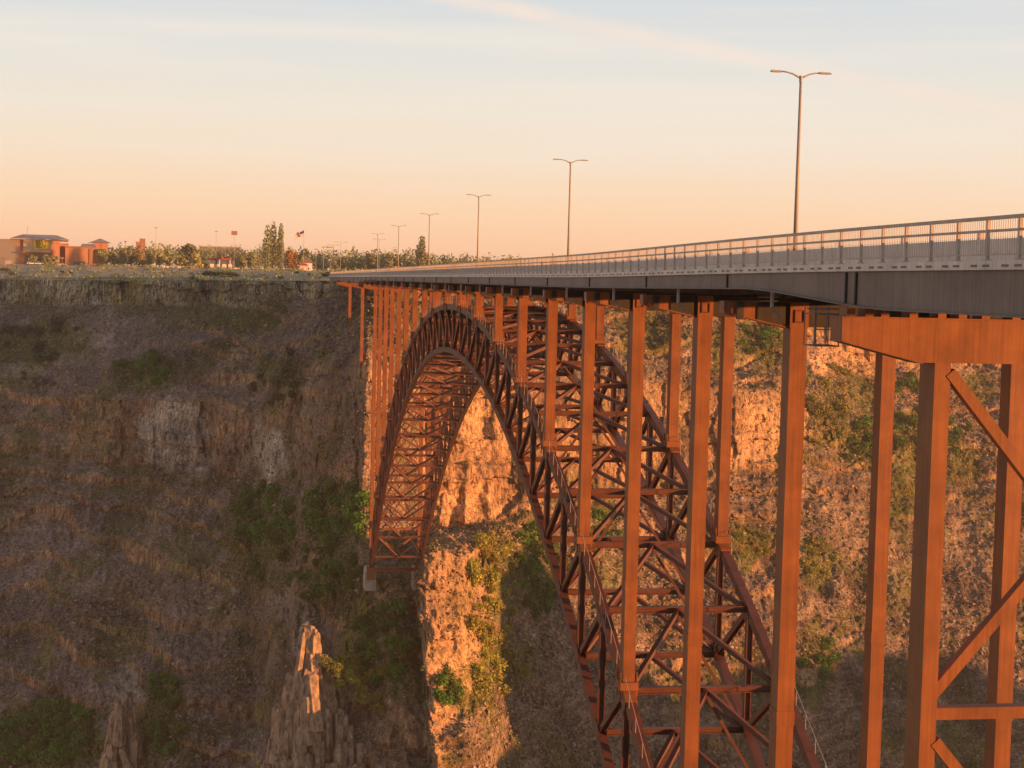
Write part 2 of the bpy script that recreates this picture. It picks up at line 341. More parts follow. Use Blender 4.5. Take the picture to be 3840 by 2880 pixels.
rimtone = ((levT.ravel() >= 0) & (levT.ravel() < 1.15) & (gxT.ravel() < 850)).astype(float)
if exec_terrain:
    GM = bpy.data.materials.new('canyon_ground'); GM.use_nodes = True; t = GM.node_tree; n, l = t.nodes, t.links
    B = n['Principled BSDF']; B.inputs['Roughness'].default_value = .95; B.inputs['Specular IOR Level'].default_value = .1
    at_ = n.new('ShaderNodeAttribute'); at_.attribute_name = 'mask'; sp = n.new('ShaderNodeSeparateColor'); l.new(at_.outputs['Color'], sp.inputs[0])
    at2 = n.new('ShaderNodeAttribute'); at2.attribute_name = 'mask_more'; sp2 = n.new('ShaderNodeSeparateColor'); l.new(at2.outputs['Color'], sp2.inputs[0])
    ge = n.new('ShaderNodeNewGeometry')
    def noise(sc, det=6, ro=.6, stv=None):
        src = ge.outputs['Position']
        if stv: mk = n.new('ShaderNodeMapping'); mk.inputs['Scale'].default_value = stv; l.new(src, mk.inputs[0]); src = mk.outputs[0]
        z = n.new('ShaderNodeTexNoise'); z.inputs['Scale'].default_value = sc; z.inputs['Detail'].default_value = det; z.inputs['Roughness'].default_value = ro; l.new(src, z.inputs['Vector']); return z.outputs['Fac']
    def rampn(fac, stops): r = n.new('ShaderNodeValToRGB'); l.new(fac, r.inputs[0]); ramp(r, stops); return r.outputs[0]
    def mix(f, a, b, mode='MIX'):
        m = n.new('ShaderNodeMixRGB'); m.blend_type = mode
        (l.new(f, m.inputs[0]) if not isinstance(f, float) else setattr(m.inputs[0], 'default_value', f)); l.new(a, m.inputs[1]); l.new(b, m.inputs[2]); return m.outputs[0]
    strata = rampn(noise(.10, 7, .72, (1, 1, 5.5)), [(.37, (.42, .38, .36)), (.5, (.95, .93, .91)), (.62, (1.5, 1.45, 1.36))])
    talus = rampn(noise(1.1, 8, .75), [(.36, (.10, .074, .056)), (.50, (.228, .178, .142)), (.64, (.41, .335, .262))])
    cliff = rampn(noise(.55, 8, .7, (1, 1, .22)), [(.34, (.11, .072, .052)), (.46, (.33, .215, .14)), (.62, (.56, .365, .22))])
    och = rampn(noise(.4, 6, .7, (1, 1, .12)), [(.40, (.16, .13, .09)), (.6, (.46, .42, .18))])
    grass = rampn(noise(.9, 7, .7), [(.33, (.035, .050, .014)), (.52, (.12, .14, .036)), (.70, (.28, .26, .08))])
    palec = rampn(noise(.7, 7, .7, (1, 1, .4)), [(.34, (.25, .155, .095)), (.48, (.64, .41, .24)), (.66, (.80, .55, .33))])  # pale rock with the low sun's warmth put into the colour
    dry = rampn(noise(.12, 8, .75), [(.36, (.30, .25, .13)), (.5, (.62, .475, .31)), (.64, (.78, .61, .43))])
    talus = mix(.9, talus, strata, 'MULTIPLY')
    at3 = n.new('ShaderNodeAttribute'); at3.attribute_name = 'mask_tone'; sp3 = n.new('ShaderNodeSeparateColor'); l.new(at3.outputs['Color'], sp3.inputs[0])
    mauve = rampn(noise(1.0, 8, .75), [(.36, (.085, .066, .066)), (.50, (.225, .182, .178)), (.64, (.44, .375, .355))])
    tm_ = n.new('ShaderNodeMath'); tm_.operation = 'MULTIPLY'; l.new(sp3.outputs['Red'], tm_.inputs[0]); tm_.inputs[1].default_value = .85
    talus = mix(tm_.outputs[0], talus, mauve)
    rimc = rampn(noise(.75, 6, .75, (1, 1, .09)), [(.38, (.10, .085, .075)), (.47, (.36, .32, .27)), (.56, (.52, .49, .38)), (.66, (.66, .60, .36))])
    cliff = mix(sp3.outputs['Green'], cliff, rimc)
    c = mix(sp.outputs['Red'], talus, cliff); c = mix(sp2.outputs['Red'], c, och)
    vf = n.new('ShaderNodeMath'); vf.operation = 'MULTIPLY'; l.new(sp.outputs['Green'], vf.inputs[0])
    vr = n.new('ShaderNodeMapRange'); l.new(noise(.35, 7, .8), vr.inputs[0]); vr.inputs[1].default_value = .40; vr.inputs[2].default_value = .50; vr.inputs[3].default_value = .15; vr.inputs[4].default_value = 1.0; l.new(vr.outputs[0], vf.inputs[1])
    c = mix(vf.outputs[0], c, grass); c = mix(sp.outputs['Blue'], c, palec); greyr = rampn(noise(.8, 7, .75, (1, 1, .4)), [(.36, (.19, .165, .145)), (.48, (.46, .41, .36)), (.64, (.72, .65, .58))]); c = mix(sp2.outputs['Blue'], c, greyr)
    crk = rampn(noise(1.5, 6, .8, (1, 1, .16)), [(.40, (.16, .13, .12)), (.49, (.9, .9, .9)), (.6, (1.25, 1.22, 1.15))])
    cm = n.new('ShaderNodeMath'); cm.operation = 'MULTIPLY'; l.new(sp.outputs['Red'], cm.inputs[0]); cm.inputs[1].default_value = .95
    c = mix(cm.outputs[0], c, mix(1.0, c, crk, 'MULTIPLY'))
    spk = rampn(noise(1.7, 6, .85), [(.40, (.40, .38, .37)), (.50, (.96, .96, .96)), (.62, (1.3, 1.28, 1.25))])  # random speckle, its dark grains painting in shade between the stones
    c = mix(.85, c, spk, 'MULTIPLY')
    c = mix(.8, c, rampn(noise(.045, 6, .65), [(.36, (.45, .43, .43)), (.5, (.95, .93, .9)), (.62, (1.45, 1.4, 1.3))]), 'MULTIPLY')
    c = mix(sp2.outputs['Green'], c, dry)
    l.new(c, B.inputs['Base Color'])
    bp = n.new('ShaderNodeBump'); bp.inputs['Strength'].default_value = 1.0; bp.inputs['Distance'].default_value = 1.1
    l.new(noise(.9, 8, .72), bp.inputs['Height']); bp2 = n.new('ShaderNodeBump'); bp2.inputs['Strength'].default_value = .6; bp2.inputs['Distance'].default_value = .9
    l.new(noise(.35, 8, .75, (1, 1, .25)), bp2.inputs['Height']); l.new(bp.outputs[0], bp2.inputs['Normal']); l.new(bp2.outputs[0], B.inputs['Normal'])
    me = fast_mesh('canyon_terrain', AV, quads, GM, True)
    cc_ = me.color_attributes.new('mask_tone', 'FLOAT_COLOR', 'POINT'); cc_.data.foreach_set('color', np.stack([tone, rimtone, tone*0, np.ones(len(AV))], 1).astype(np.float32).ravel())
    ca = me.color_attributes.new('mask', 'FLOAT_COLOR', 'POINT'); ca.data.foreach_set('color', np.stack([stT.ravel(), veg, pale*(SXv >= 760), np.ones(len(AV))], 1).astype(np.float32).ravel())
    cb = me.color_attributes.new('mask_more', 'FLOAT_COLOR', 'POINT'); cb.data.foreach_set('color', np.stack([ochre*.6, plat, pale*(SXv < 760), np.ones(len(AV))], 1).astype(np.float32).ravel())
    tag(link(bpy.data.objects.new('canyon_terrain', me)), 'rocky canyon wall and sage plateau on the far side', kind='structure')

VALID = (SXv > -120) & (SXv < 2330) & (SYv > 560) & (SYv < 1720)
def ground(x, y, tol=3.0, back=False):
    m = VALID & (np.abs(SXv-x) < tol) & (np.abs(SYv-y) < tol)
    if not m.any(): return ground(x, y, tol*2) if tol < 50 else None
    i = np.nonzero(m)[0]; return AV[i[np.argmin(dv[i])]]
def at_dist(x, D, dz=0):                            # a spot on the plateau at a bearing and distance
    a = azi(x); d = math.hypot(D, 0); p = np.array([math.sin(a)*d, math.cos(a)*d, 0]); 
    c = np.argmin(np.abs(xs-x)); colp = ALL[c, :NP]; dd_ = np.hypot(colp[:, 0], colp[:, 1]); p[2] = np.interp(d, dd_[::-1], colp[::-1, 2]); return p

# near rim under the camera and the canyon floor
NG = mat('near_rim_rock', (.20, .15, .11), .95, var=.3, scale=.4, bump=.5, bscale=3)
def patch(name, x0, x1, y0, y1, nx, ny, zf, m, **kw):
    gx_, gy_ = np.meshgrid(np.linspace(x0, x1, nx), np.linspace(y0, y1, ny), indexing='ij')
    v = np.stack([gx_.ravel(), gy_.ravel(), zf(gx_.ravel(), gy_.ravel())], 1); ii = np.arange(nx*ny).reshape(nx, ny)
    qd = np.stack([ii[:-1, :-1], ii[1:, :-1], ii[1:, 1:], ii[:-1, 1:]], -1).reshape(-1, 4)
    return tag(link(bpy.data.objects.new(name, fast_mesh(name, v, qd, m, True))), **kw)
def znear(x, y):
    e = sstep(-2, 10, y+4*vn(np.stack([x/6, y*0, y*0], 1))+np.abs(x)*.02); n_ = fbm(np.stack([x/3, y/3, y*0], 1), 3)
    side = sstep(55, 100, np.abs(x))
    return -1.7+n_*.7*(1-e)-e*(38+n_*6)-sstep(8, 90, y)*92-side*130*(1-e)
patch('ground', -140, 140, -80, 110, 180, 150, znear, NG, kind='structure', label='near canyon rim under the viewer')
patch('river', -1200, 1400, 90, 330, 60, 12, lambda x, y: x*0-178, mat('river_water', (.03, .04, .035), .15), kind='structure', label='dark river on the canyon floor')
# added unseen spur down-canyon, shaped to keep the gorge bottom in shade
def zspur(x, y):
    u = (x-60)/430; cen = 205+u*35; w = 52+fbm(np.stack([x/40, y*0, y*0], 1), 3)*40
    h = SPUR_TOP+42*sstep(338, 352, x)*sstep(398, 384, x)+fbm(np.stack([x/30, y/30, y*0], 1), 4)*16  # local rise added to shade the slope under the bright cliff
    return -150+(h+150)*sstep(1, .25, np.abs(y-cen)/w)*sstep(130, 190, x+fbm(np.stack([y/20, x*0, x*0], 1), 2)*20)
SPUR_TOP = -99
patch('added_shade_spur', 110, 620, 90, 330, 220, 120, zspur, NG, kind='structure', label='added unseen spur that shades the gorge bottom')

# ------------------------------------------------------------------ the arch bridge
S_, Y0, XL_, XR_ = 15.95, 55.23, 24.59, 35.63
XM = (XL_+XR_)/2
def Yi(i): return Y0+i*S_
def prz(Y): return -.26*float(sstep(50, 115, np.array([Y]))[0])
def ztop(k): u = abs(9.5-k/2); return -3.4-.516*u*u-.00129*u**4
def zbot(k): u = abs(9.5-k/2); return -9.2-.652*u*u
PIN = -66.0
BR = empty('arch_bridge', (XM, Yi(9.5), 0), label='long orange steel deck arch bridge crossing the whole canyon', cat='bridge')
def part(mb, name, m, parent=None, **kw):
    o = mb.build(name, m); p = parent or BR; o.parent = p
    o.matrix_parent_inverse = p_inv(p); 
    return tag(o, **kw) if kw else o
def p_inv(p):
    if p is BR: return Matrix.Translation(-Vector(BR.location))
    return Matrix.Identity(4)
ribs = {}
for X, nm in ((XL_, 'arch_rib'), (XR_, 'arch_rib')):
    T = [(X, Yi(k/2), ztop(k) if 0 < k < 38 else PIN+1.2) for k in range(39)]
    Bt = [(X, Yi(k/2), zbot(k) if 0 < k < 38 else PIN) for k in range(39)]
    mb = MB()
    for k in range(38): mb.bar(T[k], T[k+1], .62, .72)
    for k in range(38):                              # splice plates on the chord
        for f in (.33, .66):
            a = Vector(T[k]).lerp(Vector(T[k+1]), f); d = (Vector(T[k+1])-Vector(T[k])).normalized()
            mb.bar(a-d*.35, a+d*.35, .67, .77)
    guss = []
    for k in range(1, 38):                           # gusset plates at the joints
        for nd, up_ in ((T, -1), (Bt, 1)):
            gb = MB(); guss.append(gb)
            c = Vector(nd[k]); e = (Vector(nd[k+1])-Vector(nd[k-1])).normalized(); u_ = Vector((0, -e.z, e.y))*up_
            if u_.z*up_ < 0: u_ = -u_
            for sx in (-.335, .335):
                q0 = [c-e*.95, c+e*.95, c+e*.55+u_*.85, c-e*.55+u_*.85]; n0 = 0
                gb.add([p_+Vector((sx-.015, 0, 0)) for p_ in q0]+[p_+Vector((sx+.015, 0, 0)) for p_ in q0], [(0,1,2,3),(7,6,5,4),(0,4,5,1),(1,5,6,2),(2,6,7,3),(3,7,4,0)])
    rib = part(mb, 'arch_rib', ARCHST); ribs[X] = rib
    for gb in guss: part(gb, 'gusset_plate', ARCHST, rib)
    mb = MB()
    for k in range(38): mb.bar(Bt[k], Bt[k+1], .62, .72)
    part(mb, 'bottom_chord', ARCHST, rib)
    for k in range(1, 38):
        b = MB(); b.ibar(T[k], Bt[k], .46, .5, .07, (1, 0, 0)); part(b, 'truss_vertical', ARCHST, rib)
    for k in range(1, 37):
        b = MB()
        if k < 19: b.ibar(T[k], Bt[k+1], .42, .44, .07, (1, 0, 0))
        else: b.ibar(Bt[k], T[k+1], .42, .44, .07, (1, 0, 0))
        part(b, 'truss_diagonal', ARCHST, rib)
    for i in range(1, 19):                           # landing plates under each column
        z = ztop(2*i); Y = Yi(i); b = MB()
        sl_ = math.atan2(ztop(2*i+1)-ztop(2*i-1), S_)
        d = Vector((0, math.cos(sl_), math.sin(sl_)))
        c = Vector((X, Y, z)); b.bar(c-d*1.5, c+d*1.5, .84, .92)
        b.box(X-.62, X+.62, Y-.75, Y+.75, z+.2, z+.75)
        for s in (-1, 1):
            for e in (-1, 1): b.box(X+s*.56-.04, X+s*.56+.04, Y+e*.5-.05, Y+e*.5+.05, z-.5, z+1.4)
        part(b, 'column_shoe', STEEL, rib)
    b = MB()                                        # inspection handline on the chord
    for k in range(1, 37):
        for f in (0, .25, .5, .75):
            a = Vector(T[k]).lerp(Vector(T[k+1]), f)+Vector((.28 if X > XM else -.28, 0, .3)); b.bar(a, a+Vector((0, 0, 1.15)), .032, .032)
        a = Vector(T[k])+Vector((.28 if X > XM else -.28, 0, 1.4)); c = Vector(T[k+1])+Vector((.28 if X > XM else -.28, 0, 1.4)); b.bar(a, c, .035, .035)
    part(b, 'handline', GALV, rib)
# bracing between the ribs
xa, xb = XL_+.3, XR_-.3
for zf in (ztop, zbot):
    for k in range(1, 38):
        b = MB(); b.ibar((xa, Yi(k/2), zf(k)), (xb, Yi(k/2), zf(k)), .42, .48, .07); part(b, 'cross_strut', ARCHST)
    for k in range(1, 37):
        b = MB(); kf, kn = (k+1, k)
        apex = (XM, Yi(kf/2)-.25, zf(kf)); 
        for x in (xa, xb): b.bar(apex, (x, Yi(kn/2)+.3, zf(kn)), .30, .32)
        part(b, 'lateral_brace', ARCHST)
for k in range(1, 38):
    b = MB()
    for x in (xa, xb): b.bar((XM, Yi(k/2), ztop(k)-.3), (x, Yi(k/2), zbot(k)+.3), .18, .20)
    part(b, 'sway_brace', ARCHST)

# concrete footings of the far end (and their near twins, below the view)
for Yf in (Yi(0), Yi(19)):
    s = 1 if Yf > 200 else -1
    for X in (XL_, XR_):
        b = MB(); b.prism([(X-1.35, PIN-5.2), (X+1.35, PIN-5.2), (X+1.2, PIN-1.0), (X+.9, PIN-.4), (X-.9, PIN-.4), (X-1.2, PIN-1.0)], Yf-1.2+s*.6, Yf+4.4*s+1.5); ft = part(b, 'concrete_footing', PED)
        b = MB()
        for e in (-.8, -.27, .27, .8): b.prism([(X+e-.06, PIN-1.4), (X+e+.06, PIN-1.4), (X+e+.06, PIN+1.6), (X+e-.06, PIN+1.6)], Yf-1.0, Yf+1.0)
        b.box(X-1.0, X+1.0, Yf-1.15, Yf-1.0, PIN-2.6, PIN+.4)
        part(b, 'hinge_bearing', STEEL, ft)
    b = MB(); b.box(XL_+1.12, XR_-1.12, Yf-1.0, Yf-.4, PIN-.75, PIN-.3); part(b, 'footing_tie_beam', STEEL)

# columns and caps
def column(X, Y, zt, zb, w=.82, d=1.05):
    b = MB(); b.box(X-w/2, X+w/2, Y-d/2, Y+d/2, zb, zt)
    n = max(1, int((zt-zb)/18.5))
    for j in range(1, n+1):
        z = zt-j*18.5
        if z > zb+2: b.box(X-w/2-.035, X+w/2+.035, Y-d/2-.035, Y+d/2+.035, z-.35, z+.35)
    b.box(X-w/2-.05, X+w/2+.05, Y-d/2-.05, Y+d/2+.05, zb, zb+.35)
    return b
for i in range(1, 19):
    Y = Yi(i); zt = (-.62 if i == 1 else -.52); zcb = zt-1.2
    for X in (XL_, XR_):
        c = part(column(X, Y, zcb, ztop(2*i)+.4), 'column', STEEL)
        b = MB(); w = .45; b.box(X-w, X+w, Y-.55, Y+.55, zcb+.001, zt)
        part(b, 'column_head', STEEL, c)
        b = MB()                                    # framed hand hole
        for a_ in ((-.25, -.19, -.95, -.35), (.19, .25, -.95, -.35), (-.19, .19, -.41, -.35), (-.19, .19, -.95, -.89)): b.box(X+a_[0], X+a_[1], Y-.60, Y-.552, zt+a_[2], zt+a_[3])
        part(b, 'hand_hole_frame', ARCHST, c)
    for sgn, X in ((-1, XL_), (1, XR_)):            # tapered cantilever bracket
        b = MB(); e = X+sgn*3.6; r = X+sgn*.452
        pl = [(e, zt), (r, zt), (r, zcb+.02), (e, zt-.5)]
        b.prism(pl if sgn < 0 else pl[::-1], Y-.38, Y+.38)
        b.bar((e, Y, zt-.53), (r, Y, zcb-.0), .9, .06)
        part(b, 'cap_bracket', STEEL)
        b = MB(); x1, x2 = X+sgn*2.0, X+sgn*.46
        b.box(min(x1, x2), max(x1, x2), Y-.44, Y-.385, zt-1.06, zt-.02); b.box(X+sgn*2.85-.17, X+sgn*2.85+.17, Y-.46, Y-.385, zt-.85, zt-.02)
        part(b, 'shade_band_plate', DARKG)  # dark plates added for the shaded bands on the bracket face
    b = MB(); b.box(XL_+.452, XR_-.452, Y-.36, Y+.36, zcb+.05, zt-.01); part(b, 'cross_beam', DARKG)  # beam painted dark to stand in for shade between the columns
def tower(Y, zb, brace=True):
    zt = -1.0 if Y < 100 else -.9
    h = 1.58
    tips = (XL_-3.95, XR_+3.95)
    b = MB(); pl = [(tips[0], zt), (tips[1], zt), (tips[1], zt-.82), (XR_+.85, zt-h), (XL_-.85, zt-h), (tips[0], zt-.82)]
    b.prism(pl, Y-.6, Y+.6)
    b.bar((tips[0], Y, zt-.84), (XL_-.85, Y, zt-h-.02), 1.4, .05); b.bar((tips[1], Y, zt-.84), (XR_+.85, Y, zt-h-.02), 1.4, .05)
    b.box(tips[0]-.04, tips[1]+.04, Y-.66, Y+.66, zt, zt+.06)
    cap = part(b, 'pier_cap', STEEL)
    for x in (21.0, 21.7, 22.3, 23.4, 24.5, 25.3, 26.2, 27.4, 30.1, 32.8, 36.3, 38.85): b = MB(); b.box(x-.16, x+.16, Y-.5, Y+.3, zt+.06, zt+.34); part(b, 'bearing_block', STEEL, cap)
    for X in (XL_, XR_):
        b = column(X, Y+.15, zt-h-.0, zb, .62 if Y < 100 else .8, 1.35); part(b, 'tower_leg', STEEL)
    z = zt-h; ph = 12.9
    while brace and z-3 > zb:
        z2 = max(zb+.6, z-ph); b = MB(); w = .4; yy = Y-.35
        b.bar((XL_+.31, yy, z-.35), (XR_-.31, yy, z2+.35), .42, w, (0, 1, 0)); b.bar((XR_-.31, yy+.46, z-.35), (XL_+.31, yy+.46, z2+.35), .42, w, (0, 1, 0))
        part(b, 'cross_bracing', STEEL)
        b = MB(); b.box(XL_+.31, XR_-.31, Y-.45, Y+.05, z2-.45, z2+.0); part(b, 'tower_strut', STEEL)
        z = z2-.9
    return zt-h
tower(Yi(0), PIN-.5); tower(Yi(19), PIN-.5)
def gz(X, Y):
    d_ = math.hypot(X, Y); a = math.atan2(X, Y); c = np.argmin(np.abs(AZ-a)); col = ALL[c]; dd_ = np.hypot(col[:, 0], col[:, 1]); return float(np.interp(d_, dd_[::-1], col[::-1, 2]))
for i, in ((22.05,), (25.9,)): tower(Yi(i), gz(XL_, Yi(i))-1.5, False)
YE = Yi(30.2); YS = 8.0

# deck, girders, kerb, barriers
FX, GX = 21.35, XR_+XL_-21.35
def strip(x0, x1, zlo, zhi, ys):
    b = MB(); 
    for a, c in zip(ys[:-1], ys[1:]):
        v = [(x, y, prz(y)+(z(y) if callable(z) else z)) for y in (a, c) for x, z in ((x0, zlo), (x1, zlo), (x1, zhi), (x0, zhi))]
        b.add(v, [(0,4,5,1),(1,5,6,2),(2,6,7,3),(3,7,4,0)]+([(0,1,2,3)] if a == ys[0] else [])+([(7,6,5,4)] if c == ys[-1] else []))
    return b
YS_ = list(np.linspace(YS, 50, 5))+list(np.linspace(52, 72, 11))+list(np.linspace(76, 340, 67))+list(np.linspace(343, 366, 12))+list(np.linspace(372, YE, 40))
def gbot(y):
    h1 = 1-float(sstep(51, 69, np.array([y]))[0]); h2 = float(sstep(342, 358, np.array([y]))[0])
    return .04-.66*max(h1, h2)
part(strip(FX+.3, GX-.3, .42, .70, YS_), 'deck_slab', CONC)
part(strip(FX+2.6, GX-2.6, .704, .76, YS_), 'road_surface', ASPH)
for X, s in ((FX, 1), (GX, -1)):
    g = part(strip(min(X, X+s*.06), max(X, X+s*.06), gbot if s > 0 else .04, .70, YS_), 'fascia_girder', GIRD)
    b = strip(X-.22, X+.22, (lambda y: gbot(y)-.05) if s > 0 else -.01, (lambda y: gbot(y)-.001) if s > 0 else .039, YS_); part(b, 'girder_flange', GIRD, g)
    for i in range(-2, 31):
        for dy in ((0,) if i != 0 else (-.4, .6)):
            y = Yi(i)+.35+dy; b = MB()
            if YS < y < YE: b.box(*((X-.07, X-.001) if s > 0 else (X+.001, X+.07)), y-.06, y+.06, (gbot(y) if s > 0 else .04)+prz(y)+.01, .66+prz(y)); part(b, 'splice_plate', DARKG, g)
    b = strip(min(X-s*.12, X+s*.28), max(X-s*.12, X+s*.28), .702, .98, YS_); kb = part(b, 'kerb', CONC)
    b = MB(); y = YS+1
    k = 0
    while y < (330 if s > 0 else 60):               # dark drain slots in the kerb
        for q_ in (.45, 1.25): b.box(X-s*.14 if s > 0 else X, X if s > 0 else X+.14, y+q_, y+q_+.42, .79+prz(y), .86+prz(y))
        y += 2.05
    tag(part(b, 'drain_slots', GIRD, kb), kind='stuff')
# inner plate girder that hangs between the cross beams
X = XR_-3.4
for i in range(0, 19):
    for a_, c_ in ((Yi(i)+.7, Yi(i+1)-6.4), (Yi(i+1)-2.2, Yi(i+1)-.4)):
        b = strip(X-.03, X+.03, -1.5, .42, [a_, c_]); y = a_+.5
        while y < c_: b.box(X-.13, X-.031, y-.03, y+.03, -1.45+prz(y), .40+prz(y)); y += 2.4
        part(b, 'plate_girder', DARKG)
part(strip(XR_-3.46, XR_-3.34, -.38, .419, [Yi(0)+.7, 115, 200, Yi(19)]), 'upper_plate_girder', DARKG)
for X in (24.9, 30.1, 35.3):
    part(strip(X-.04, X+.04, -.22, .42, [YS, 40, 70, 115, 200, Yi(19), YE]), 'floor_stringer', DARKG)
# barrier between walkway and road
for X in (FX+2.25, GX-2.25):
    b = strip(X-.14, X+.14, .764, 1.78, YS_); part(b, 'concrete_barrier', CONC)
y = 30.5
while y < 330: b = MB(); b.box(FX+2.2, FX+2.36, y-.1, y+.1, 1.782+prz(y), 2.03+prz(y)); part(b, 'barrier_marker_post', RAILM); y += 6.5
# railing
def railing(X):
    r = empty('railing'); r.parent = BR; r.matrix_parent_inverse = p_inv(BR)
    ys = []; y = YS
    while y < YE: ys.append(y); y += 2.05
    near = [y for y in ys if y > 36][:100]; rest = [y for y in ys if y not in near]
    for y in near:
        b = MB(); b.box(X-.05, X+.05, y-.055, y+.055, .98+prz(y), 2.24+prz(y)); b.box(X-.09, X+.09, y-.12, y+.12, .981+prz(y), 1.02+prz(y)); part(b, 'rail_post', RAILM, r)
    b = MB()
    for y in rest: b.box(X-.05, X+.05, y-.055, y+.055, .98+prz(y), 2.24+prz(y))
    tag(part(b, 'rail_post', RAILM, r), kind='stuff')
    part(strip(X-.055, X+.055, 2.20, 2.31, YS_), 'top_rail', RAILM, r)
    part(strip(X-.03, X+.03, 1.83, 1.91, YS_), 'middle_rail', RAILM, r)
    part(strip(X-.03, X+.03, 1.14, 1.19, YS_), 'bottom_rail', RAILM, r)
    b = MB(); y = YS
    while y < 300:
        b.box(X-.0075, X+.0075, y-.0075, y+.0075, 1.19+prz(y), 2.22+prz(y)); y += .146
    tag(part(b, 'pickets', RAILM, r), kind='stuff')
railing(FX+.1); railing(GX-.1)
# down pipes from the deck drains
for i in range(0, 19):
    y = Yi(i+1)-4.6; X = FX+.55
    b = MB(); z = prz(y); b.tube([(X, y, z-.02), (X, y, z-.75), (X+.25, y+.3, z-1.0), (X+.5, y+.5, z-1.25)], .085, 8); part(b, 'drain_pipe', GALV)
# small inspection platform beside the tower cap
b = MB(); px_, py_ = 20.55, Yi(0)+2.4
b.box(px_-.1, px_+.9, py_-.6, py_+.6, -.95, -.9); b.box(px_-.1, px_+.9, py_-.6, py_+.6, -2.15, -2.1)
for x in (px_-.08, px_+.38, px_+.88):
    for y in (py_-.58, py_+.58): b.bar((x, y, -2.1), (x, y, -.65), .035, .035)
b.bar((px_-.1, py_-.58, -1.5), (px_+.9, py_-.58, -1.5), .04, .04); b.bar((px_-.4, py_-.58, -.72), (px_+1.2, py_-.58, -.72), .06, .06)
part(b, 'inspection_platform', GIRD)

# ------------------------------------------------------------------ street lamps on the deck
def make_lamp():
    r = empty('street_lamp', (0, 0, 0))
    b = MB(); b.tube([(0, 0, 0), (0, 0, 11.0)], [.14, .075], 10); b.tube([(0, 0, 0), (0, 0, .35)], [.24, .2], 8); b.build('pole', LAMPM, r, True)
    b = MB(); b.tube([(0, 0, 10.85), (0, 0, 11.22)], [.1, .11], 8); b.build('pole_top', LAMPM, r)
    for s in (-1, 1):
        b = MB(); b.tube([(0, 0, 11.08), (s*.25, 0, 11.20), (s*.5, 0, 11.32), (s*.85, 0, 11.40), (s*1.15, 0, 11.43)], [.06, .055, .05, .045, .04], 6); a = b.build('arm', LAMPM, r, True)
        b = MB(); x0, x1 = s*1.08, s*1.82; lo, hi = min(x0, x1), max(x0, x1)
        b.add([(lo, -.13, 11.39), (hi, -.13, 11.39), (hi, .13, 11.39), (lo, .13, 11.39), (lo+.06, -.10, 11.49), (hi-.12, -.07, 11.47), (hi-.12, .07, 11.47), (lo+.06, .10, 11.49)], [(0,3,2,1),(4,5,6,7),(0,1,5,4),(1,2,6,5),(2,3,7,6),(3,0,4,7)])
        h = b.build('lamp_head', LAMPM, a); b = MB(); b.box(lo+.1, hi-.16, -.09, .09, 11.36, 11.389); b.build('lens', GLASS, h)
    return r
def copy_tree(o, parent=None):
    c = o.copy(); SC.collection.objects.link(c); c.parent = parent
    for ch in list(o.children): copy_tree(ch, c)
    return c
LAB = ['nearest and tallest double armed street lamp, above the near end of the bridge railing', 'second tallest double armed street lamp, mid span on the bridge deck', 'third double armed street lamp along the bridge, beyond the arch crown',
       'fourth bridge lamp, thin grey pole just right of the single poplar', 'fifth bridge lamp, small double head just left of the single poplar', 'sixth and smallest lamp on the bridge deck, in front of the distant trees']
lamp0 = make_lamp()
for k in range(6):
    o = lamp0 if k == 0 else copy_tree(lamp0)
    Y = 87.7+k*69.3; o.location = (XM, Y, .76+prz(Y)+(.36 if k == 0 else 0.5)); tag(o, LAB[k], 'street lamp', 'double armed lamps along the bridge deck')
    b = MB(); b.box(XM-.3, XM+.3, Y-.3, Y+.3, .762+prz(Y), .764+prz(Y)+.5 - (.14 if k == 0 else 0)); part(b, 'lamp_plinth', CONC)


# ------------------------------------------------------------------ foliage, scrub and scree
LEAF = mat('bush_leaves', (.105, .20, .030), .7, var=.3, scale=.55, col2=(.035, .075, .014), obj_rand=.28, spec=.2)
LEAFY = mat('yellow_green_leaves', (.30, .27, .05), .7, var=.3, scale=.55, col2=(.14, .15, .03), obj_rand=.2, spec=.2)
LEAFD = mat('dark_grey_green_leaves', (.095, .105, .060), .7, var=.3, scale=.4, col2=(.045, .052, .032), obj_rand=.2, spec=.2)
LEAFO = mat('tawny_leaves', (.30, .16, .055), .7, var=.3, scale=.4, col2=(.18, .10, .04), spec=.2)
LEAFH = mat('haze_pale_foliage', (.25, .29, .15), .7, var=.3, scale=.4, col2=(.12, .14, .08), obj_rand=.2, spec=.2)  # far leaves lightened: distance haze is put into the colour
LEAFHY = mat('haze_pale_yellow_foliage', (.36, .32, .13), .7, var=.3, scale=.4, col2=(.2, .19, .08), obj_rand=.15, spec=.2)  # yellow far leaves, also lightened to paint in the haze
BARK = mat('bark', (.14, .10, .075), .9, var=.3, scale=4)
def quads_at(c, size, rg, flat=.0):
    n = len(c); a = rg.normal(size=(n, 3)); a /= np.linalg.norm(a, axis=1)[:, None]; r = rg.normal(size=(n, 3)); b_ = np.cross(a, r); b_ /= np.linalg.norm(b_, axis=1)[:, None]
    s1 = (size*rg.uniform(.6, 1.3, n))[:, None]; s2 = s1*rg.uniform(.45, .9, n)[:, None]
    v = np.stack([c-a*s1-b_*s2*.4, c-b_*s2, c+a*s1, c+b_*s2], 1).reshape(-1, 3); return v, np.arange(4*n).reshape(n, 4)
